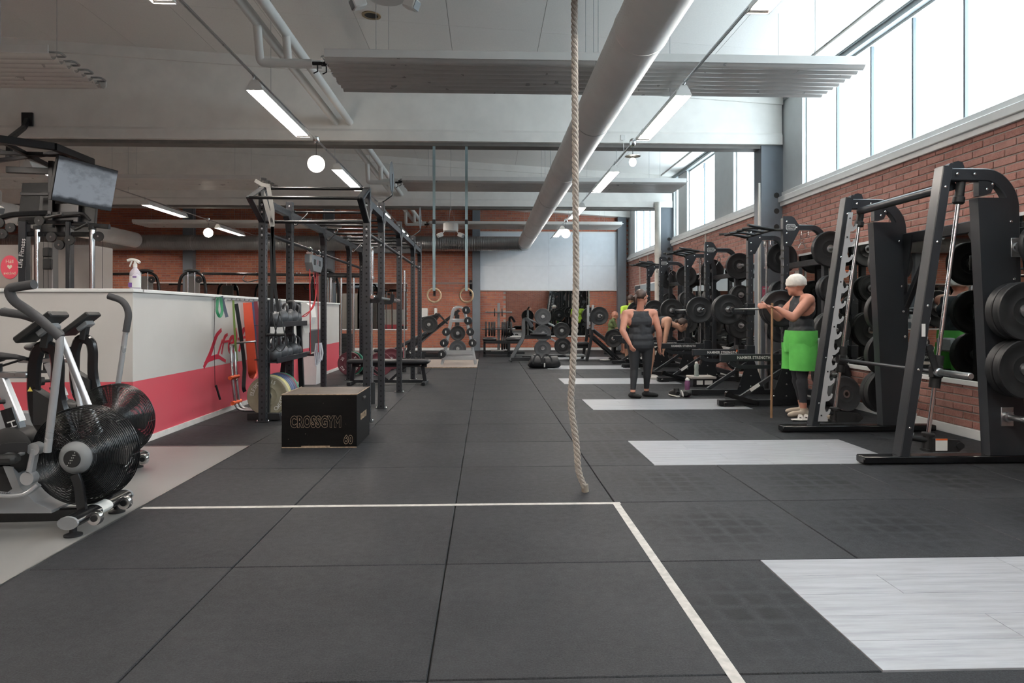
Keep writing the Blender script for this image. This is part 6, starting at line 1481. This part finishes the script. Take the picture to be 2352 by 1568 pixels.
def person(label, J, s=1.0, mats=None, rule=None, vox=.011, girth=1.0, face=(1, 0, 0), hair=None, hands=True, name='person', extra=None, breast=0):
    J = {k: V(v) for k, v in J.items()}; g_ = girth; m = MB()
    ax = unit(J['shR']-J['shL']); hx = unit(J['hipR']-J['hipL'])
    f = unit(face)
    # torso
    ch = (J['shL']+J['shR'])/2; pe = (J['hipL']+J['hipR'])/2; upv = unit(ch-pe)
    wa = pe.lerp(ch, .42); cc = pe.lerp(ch, .75)
    fw = unit(hx.cross(upv))
    for c, half, r in ((pe, .085, .112), (pe.lerp(ch, .2), .08, .108), (wa, .065, .098), (cc, .085, .108), (pe.lerp(ch, .9), .10, .085)):
        a = ax if c == cc else hx
        cap(m, c-a*half*s*g_, c+a*half*s*g_, r*s*g_)
    cap(m, pe, ch-upv*.05*s, .10*s*g_)
    for sd in 'LR':
        sh, el, wr_ = J['sh'+sd], J['el'+sd], J['wr'+sd]; hi, kn, an, to = J['hip'+sd], J['kn'+sd], J['an'+sd], J['to'+sd]
        cap(m, ch.lerp(sh, .55), sh, .07*s*g_, .062*s*g_); cap(m, sh, el, .056*s*g_, .042*s*g_); cap(m, sh.lerp(el, .3), sh.lerp(el, .55), .054*s*g_, .05*s*g_)
        cap(m, el, el.lerp(wr_, .3), .043*s*g_, .044*s*g_); cap(m, el.lerp(wr_, .3), wr_, .043*s*g_, .029*s)
        cap(m, hi, kn, .092*s*g_, .058*s*g_); cap(m, hi+fw*(-.04*s), hi.lerp(kn, .2)+fw*(-.03*s), .085*s*g_)
        cap(m, kn, kn.lerp(an, .35), .057*s, .056*s*g_); cap(m, kn.lerp(an, .2)-fw*.012, kn.lerp(an, .45)-fw*.008, .054*s*g_, .046*s); cap(m, kn.lerp(an, .35), an, .054*s, .037*s)
        heel = an+V((0, 0, 0)); hd = unit(V((to.x-an.x, to.y-an.y, 0)))
        cap(m, V((an.x, an.y, .04*s))-hd*.035*s, V((to.x, to.y, .032*s))-hd*.04*s, .038*s, .034*s); cap(m, V((to.x, to.y, .03*s))-hd*.06*s, V((to.x, to.y, .026*s)), .036*s, .027*s); cap(m, an, V((an.x, an.y, .05*s)), .036*s, .04*s)
        # hand
        d = unit(wr_-el)
        if 'hd'+sd in J: d = unit(J['hd'+sd]-wr_)
        side = unit(d.cross(f)) if abs(d.dot(f)) < .9 else unit(d.cross(V((0, 0, 1)))); nrm = unit(side.cross(d))
        pl = wr_+d*.085*s
        for q in (-.02, 0, .02): cap(m, wr_+d*.015*s+side*q*.6*s, pl+side*q*s, .016*s, .014*s)
        for i, (q, L) in enumerate(((-.03, .055), (-.01, .068), (.011, .064), (.031, .05))):
            a = pl+side*q*s; b = a+(d*.75+nrm*.25)*L*.55*s; c = b+(d*.45+nrm*.7)*L*.5*s
            cap(m, a, b, .0095*s, .009*s); cap(m, b, c, .009*s, .008*s)
        a = wr_+d*.035*s+side*-.026*s; b = a+(d*.6-side*.7+nrm*.2)*.04*s; cap(m, a, b, .0115*s, .0105*s); cap(m, b, b+(d*.85+nrm*.4)*.03*s, .0105*s, .009*s)
    # neck and head
    hd_ = J['head']; cap(m, ch-upv*.02*s, hd_-V((0, 0, .06*s))-f*.02*s, .058*s*g_**.5, .05*s)
    rt = unit(f.cross(V((0, 0, 1)))); uph = unit(rt.cross(f))
    def H(a, b, c): return hd_+(f*a+rt*b+uph*c)*s
    def ell(c, r):
        o = len(m.v); m.sph((0, 0, 0), 1.0, 16, 12)
        for i in range(o, len(m.v)):
            v = V(m.v[i]); m.v[i] = tuple(c+(f*v.x*r[0]+rt*v.y*r[1]+uph*v.z*r[2])*s)
    ell(H(-.01, 0, .025), (.098, .077, .098)); ell(H(.025, 0, -.045), (.068, .06, .068)); ell(H(.055, 0, -.085), (.03, .032, .026))
    cap(m, H(.088, 0, .012), H(.108, 0, -.024), .010*s, .0135*s)               # nose
    cap(m, H(.082, -.02, -.058), H(.082, .02, -.058), .0085*s)                 # mouth
    cap(m, H(.077, -.045, .034), H(.077, .045, .034), .013*s)                  # brow
    for q in (-1, 1): cap(m, H(-.005, q*.077, .016), H(-.012, q*.079, -.016), .014*s, .010*s)   # ears
    if extra: extra(m, s)
    me = m.mesh('body', SKIN); tmp = bpy.data.objects.new('tmp', me); COL.objects.link(tmp)
    md = tmp.modifiers.new('r', 'REMESH'); md.mode = 'VOXEL'; md.voxel_size = vox
    ms = tmp.modifiers.new('s', 'SMOOTH'); ms.factor = .5; ms.iterations = int(6*(.011/vox)**1.4)
    dg = bpy.context.evaluated_depsgraph_get(); dg.update()
    body = bpy.data.meshes.new_from_object(tmp.evaluated_get(dg)); bpy.data.objects.remove(tmp); body.name = 'body'
    root = thing(name, label, 'person', (pe.x, pe.y, 0))
    body.transform(Matrix.Translation(-V(root.location))); body.materials.clear()
    for x in mats: body.materials.append(x)
    n = len(body.polygons); C = np.empty(n*3); body.polygons.foreach_get('center', C); C = C.reshape(-1, 3)+np.array(root.location)
    bones = {'neck': (ch, hd_), 'head': (hd_-uph*.03*s, hd_+uph*.08*s), 'torso': (pe, ch)}
    for sd in 'LR':
        bones['ua'+sd] = (J['sh'+sd], J['el'+sd]); bones['fa'+sd] = (J['el'+sd], J['wr'+sd]+(J['wr'+sd]-J['el'+sd]).normalized()*.15*s)
        bones['th'+sd] = (J['hip'+sd], J['kn'+sd]); bones['sh'+sd] = (J['kn'+sd], J['an'+sd]); bones['ft'+sd] = (J['an'+sd], J['to'+sd])
        bones['cl'+sd] = (ch, J['sh'+sd])
    rad = {'torso': .13, 'neck': .055, 'head': .09, 'uaL': .055, 'uaR': .055, 'faL': .04, 'faR': .04, 'thL': .085, 'thR': .085, 'shL': .05, 'shR': .05, 'ftL': .04, 'ftR': .04, 'clL': .065, 'clR': .065}
    best = np.full(n, 9.); who = np.zeros(n, int); par = np.zeros(n); names = list(bones)
    for i, k in enumerate(names):
        a, b = (np.array(v) for v in bones[k]); ab = b-a; t_ = np.clip(((C-a)@ab)/max(ab@ab, 1e-9), 0, 1)
        d = np.linalg.norm(C-(a+t_[:, None]*ab), axis=1)-rad[k]*s; u = d < best
        best[u] = d[u]; who[u] = i; par[u] = t_[u]
    idx = np.array([rule(names[w_], p_, c_) for w_, p_, c_ in zip(who, par, C)], dtype=np.int32)
    lv = np.empty(len(body.loops), np.int32); body.loops.foreach_get('vertex_index', lv)
    if len(lv) == 4*n:                          # even out the seams between garments
        q = lv.reshape(-1, 4); nm_ = len(mats); nv_ = len(body.vertices)
        for _ in range(10):
            oh = np.eye(nm_)[idx]; acc = np.zeros((nv_, nm_))
            for c_ in range(4): np.add.at(acc, q[:, c_], oh)
            acc /= np.maximum(acc.sum(1, keepdims=True), 1); idx = acc[q].sum(1).argmax(1).astype(np.int32)
    body.polygons.foreach_set('material_index', idx); body.shade_smooth()
    bo = bpy.data.objects.new('body', body); COL.objects.link(bo); bo.parent = root
    for q in (-1, 1):
        MB().sph(H(.074, q*.03, .012), .011*s, 10, 8).build('eye', M('eye_white', 'd8d4cf', .2, var=0), root)
        MB().sph(H(.0815, q*.03, .012), .0055*s, 8, 6).build('iris', M('dark_iris', '2a1e18', .2, var=0), root)
    if hair: hair(root, H, f, rt, uph, s)
    return root, H
def hair_bun(mat, nm='hair', tail=True):
    def fn(root, H, f, rt, uph, s):
        m = MB(); o = len(m.v); m.sph((0, 0, 0), 1.0, 20, 14)
        for i in range(len(m.v)):
            v = V(m.v[i]); k = 1.0+.03*sin(v.y*19+v.z*11)
            if v.x > .35 and v.z < .45: v.x = .35-.3*(v.x-.35)
            if v.z < -.35: v.z = -.35+(v.z+.35)*.35
            m.v[i] = tuple(H(-.018+v.x*.104*k, v.y*.087*k, .032+v.z*.105*k))
        if tail: m.sweep([H(-.1, 0, .03), H(-.135, 0, .0), H(-.13, 0, -.06), H(-.11, 0, -.1)], circ(.03*s, 10), scales=[.9, 1.1, .8, .35])
        m.build(nm, mat, root)
    return fn
# ---- woman in black, standing with her back to the camera
def rule_w(b, t, c):
    if b == 'torso': return (0 if c[2] > 1.215 else 1) if c[2] > .70 else 2
    if b[:2] == 'cl': return 1 if t < .5 else 0
    if b[:2] == 'th': return 2
    if b[:2] == 'sh': return 2 if c[2] > .115 else 0 if c[2] > .085 else 3
    if b[:2] == 'ft': return 3 if c[2] < .085 else 0
    if b == 'neck': return 1 if c[2] < 1.215 else 0
    if b[:2] == 'ua': return 0
    return 0
yw = 9.55
person('woman in black tank top and leggings standing with her back turned', dict(
    head=(2.185, yw-.02, 1.40), shL=(1.965, yw, 1.175), shR=(2.365, yw+.03, 1.185), elL=(1.895, yw-.10, .945), elR=(2.43, yw-.02, .93), wrL=(1.985, yw-.17, .76), wrR=(2.455, yw+.05, .71),
    hipL=(2.08, yw, .74), hipR=(2.27, yw+.02, .74), knL=(2.085, yw+.0, .40), knR=(2.275, yw+.03, .40), anL=(2.05, yw-.06, .075), anR=(2.275, yw+.08, .075), toL=(2.14, yw-.12, .03), toR=(2.42, yw+.06, .03)),
    .93, [SKIN, SHIRTB, LEGB, SOCK], rule_w, .0062, 1.08, (.85, .5, -.05), hair_bun(HAIRB))
# ---- man in green shorts with a white head wrap, holding a stick
def rule_m(b, t, c):
    if b == 'torso': return (0 if c[2] > 1.385 else 1) if c[2] > .86 else 2
    if b[:2] == 'cl': return 1 if t < .5 else 0
    if b[:2] == 'th': return 2
    if b[:2] == 'sh': return 2 if c[2] > .16 else 0 if c[2] > .1 else 3
    if b[:2] == 'ft': return 3 if c[2] < .1 else 0
    if b == 'neck': return 1 if c[2] < 1.385 else 0
    return 0
ym = 7.82
man, Hm = person('man in green shorts and white head wrap standing at the nearest rack', dict(
    head=(3.60, ym, 1.50), shL=(3.66, ym-.20, 1.335), shR=(3.70, ym+.2, 1.34), elL=(3.46, ym-.24, 1.13), elR=(3.5, ym+.24, 1.13), wrL=(3.31, ym-.16, 1.24), wrR=(3.34, ym+.16, 1.26), hdL=(3.24, ym-.14, 1.25), hdR=(3.26, ym+.13, 1.27),
    hipL=(3.66, ym-.1, .86), hipR=(3.66, ym+.1, .86), knL=(3.62, ym-.12, .47), knR=(3.67, ym+.12, .47), anL=(3.63, ym-.13, .08), anR=(3.74, ym+.13, .08), toL=(3.46, ym-.15, .03), toR=(3.57, ym+.15, .03)),
    1.0, [SKIN, SHIRTB, GREYT, SHOEB], rule_m, .0064, 1.12, (-.96, .2, -.05), None)
def wrap(root, H):
    m = MB(); m.sph((0, 0, 0), 1.0, 22, 14)
    for i in range(len(m.v)):
        v = V(m.v[i]); k = 1.02+.02*sin(v.z*16+v.y*3)
        if v.z < -.25: v.z = -.25+(v.z+.25)*.3
        m.v[i] = tuple(H(-.008+v.x*.116*k, v.y*.096*k, .035+v.z*.108*k))
    m.build('head_wrap', KNITW, root)
wrap(man, Hm)
m = MB()                                        # loose shorts
def leg_ring(c, rx, ry, z, n=20): return [(c[0]+rx*cos(2*pi*i/n)*(1+.04*sin(5*2*pi*i/n)), c[1]+ry*sin(2*pi*i/n)*(1+.04*cos(4*2*pi*i/n)), z) for i in range(n)]
k = 20
def garment(rings):
    n = len(rings); m.add([v for r in rings for v in r], [(j*k+i, j*k+(i+1) % k, ((j+1) % n)*k+(i+1) % k, ((j+1) % n)*k+i) for j in range(n) for i in range(k)])
garment([leg_ring((3.665, ym), .165, .225, .985), leg_ring((3.66, ym), .175, .235, .90), leg_ring((3.655, ym), .172, .228, .80), leg_ring((3.65, ym), .155, .21, .735), leg_ring((3.65, ym), .14, .19, .735), leg_ring((3.665, ym), .14, .195, .97)])
for q, cx in ((-1, 3.635), (1, 3.66)): garment([leg_ring((3.65, ym+q*.10), .16, .125, .84), leg_ring((cx, ym+q*.122), .155, .125, .70), leg_ring((cx-.005, ym+q*.135), .15, .122, .53), leg_ring((cx-.005, ym+q*.135), .14, .112, .53), leg_ring((cx, ym+q*.115), .13, .10, .80)])
m.build('shorts', GREEN, man)
MB().box(3.78, 3.845, ym-.2, ym+.08, .74, .90, .02).build('shorts_patch', M('grey_patch', 'a9adaf', .8), man)
o = MB().cyl((3.25, ym-.17, 1.30), (3.22, ym-.22, .0), .013, n=12).build('wooden_stick', M('brown_wood_stick', '8a6a4c', .6, var=.15)); tag(o, 'brown wooden stick held upright by the man in green shorts', 'stick')
for i, (x, y, rz) in enumerate(((3.5, ym-.42, R(185)), (3.72, ym-.5, R(170)))):
    sh = thing('sandal' if i == 0 else 'canvas_shoe', ['white strap sandal on the mat beside the man', 'beige canvas shoe on the mat next to the smith machine'][i], 'shoe', (0, 0, 0))
    MB().sweep([(-.13, 0, .012), (-.05, 0, .012), (.06, 0, .012), (.14, 0, .016)], circ(.043, 14, 0, .012), up=(0, 0, 1), scales=[.8, 1, 1.05, .6]).build('sole', SHOEW, sh)
    if i: m = MB(); m.sweep([(-.12, 0, .04), (-.08, 0, .055), (0, 0, .05), (.08, 0, .035), (.13, 0, .028)], circ(.042, 14, 0, .04), up=(0, 0, 1), scales=[.75, 1, .95, .85, .5]); m.build('upper', SHOEB, sh)
    else:
        for q in (-.03, .04): MB().sweep(rnd([(q, -.045, .015), (q, -.035, .055), (q, .035, .055), (q, .045, .015)], .03), rrect(.03, .005), up=(1, 0, 0)).build('strap', SHOEW, sh)
    sh.location = (x, y, 0); sh.rotation_euler = (0, 0, rz)
# ---- person bending forward at the middle rack
def rule_b(b, t, c):
    if b == 'torso': return 1 if t > .25 else 2
    if b[:2] == 'cl': return 0 if t > .35 else 1
    if b[:2] == 'th': return 2 if t < .75 else 0
    if b[:2] == 'ft': return 3 if c[2] < .1 else 0
    return 0
yb = 12.3
person('bare-armed person in dark shorts bending forward behind the woman', dict(
    head=(3.55, yb-.03, .965), shL=(3.26, yb+.2, 1.06), shR=(3.26, yb-.2, 1.06), elL=(3.22, yb+.22, .78), elR=(3.20, yb-.22, .78), wrL=(3.2, yb+.2, .54), wrR=(3.17, yb-.2, .54),
    hipL=(2.86, yb+.1, .87), hipR=(2.86, yb-.1, .87), knL=(3.02, yb+.12, .47), knR=(2.98, yb-.12, .47), anL=(2.97, yb+.13, .08), anR=(2.93, yb-.13, .08), toL=(3.13, yb+.14, .03), toR=(3.09, yb-.14, .03)),
    .98, [SKIN2, SHIRTB, GREYT, SHOEW], rule_b, .011, 1.05, (.75, -.1, -.65), hair_bun(HAIRB))
# ---- person in lime shirt further back
def rule_l(b, t, c):
    if b == 'torso': return 1 if c[2] > .82 else 2
    if b[:2] == 'cl': return 1
    if b[:2] == 'ua': return 1 if t < .6 else 0
    if b[:2] == 'th': return 2
    if b[:2] == 'sh': return 2 if c[2] > .3 else 0
    if b[:2] == 'ft': return 3
    if b == 'neck': return 1 if t < .2 else 0
    return 0
yl_ = 17.0; xl_ = 3.62
person('person in lime yellow shirt standing far behind the woman', dict(
    head=(xl_, yl_, 1.52), shL=(xl_+.2, yl_, 1.32), shR=(xl_-.2, yl_, 1.32), elL=(xl_+.25, yl_-.08, 1.06), elR=(xl_-.25, yl_-.08, 1.06), wrL=(xl_+.05, yl_-.22, 1.1), wrR=(xl_-.05, yl_-.24, 1.06),
    hipL=(xl_+.1, yl_, .88), hipR=(xl_-.1, yl_, .88), knL=(xl_+.1, yl_, .48), knR=(xl_-.1, yl_, .48), anL=(xl_+.1, yl_+.03, .08), anR=(xl_-.1, yl_+.03, .08), toL=(xl_+.12, yl_-.14, .03), toR=(xl_-.12, yl_-.14, .03)),
    1.0, [SKIN2, LIME, GREYT, SHOEW], rule_l, .014, 1.0, (.3, .9, -.1), hair_bun(HAIRB, tail=False))
# ---- seated bald man in olive shirt
def rule_s(b, t, c):
    if b == 'torso': return 1 if t > .1 else 2
    if b[:2] == 'cl': return 1
    if b[:2] == 'ua': return 1 if t < .65 else 0
    if b[:2] == 'th': return 2
    if b[:2] == 'ft': return 3
    return 1 if b == 'neck' and t < .2 else 0
ys_ = 20.0; xs0 = 3.66
person('bald man in olive shirt sitting on a bench by the back wall', dict(
    head=(xs0+.13, ys_, 1.13), shL=(xs0+.05, ys_+.2, .95), shR=(xs0+.05, ys_-.2, .95), elL=(xs0+.16, ys_+.22, .68), elR=(xs0+.16, ys_-.22, .68), wrL=(xs0+.34, ys_+.12, .62), wrR=(xs0+.34, ys_-.12, .62),
    hipL=(xs0, ys_+.1, .53), hipR=(xs0, ys_-.1, .53), knL=(xs0+.4, ys_+.13, .5), knR=(xs0+.4, ys_-.13, .5), anL=(xs0+.38, ys_+.13, .08), anR=(xs0+.38, ys_-.13, .08), toL=(xs0+.54, ys_+.14, .03), toR=(xs0+.54, ys_-.14, .03)),
    1.0, [SKIN, OLIVE, GREYT, SHOEW], rule_s, .014, 1.02, (.9, -.3, -.3), None)
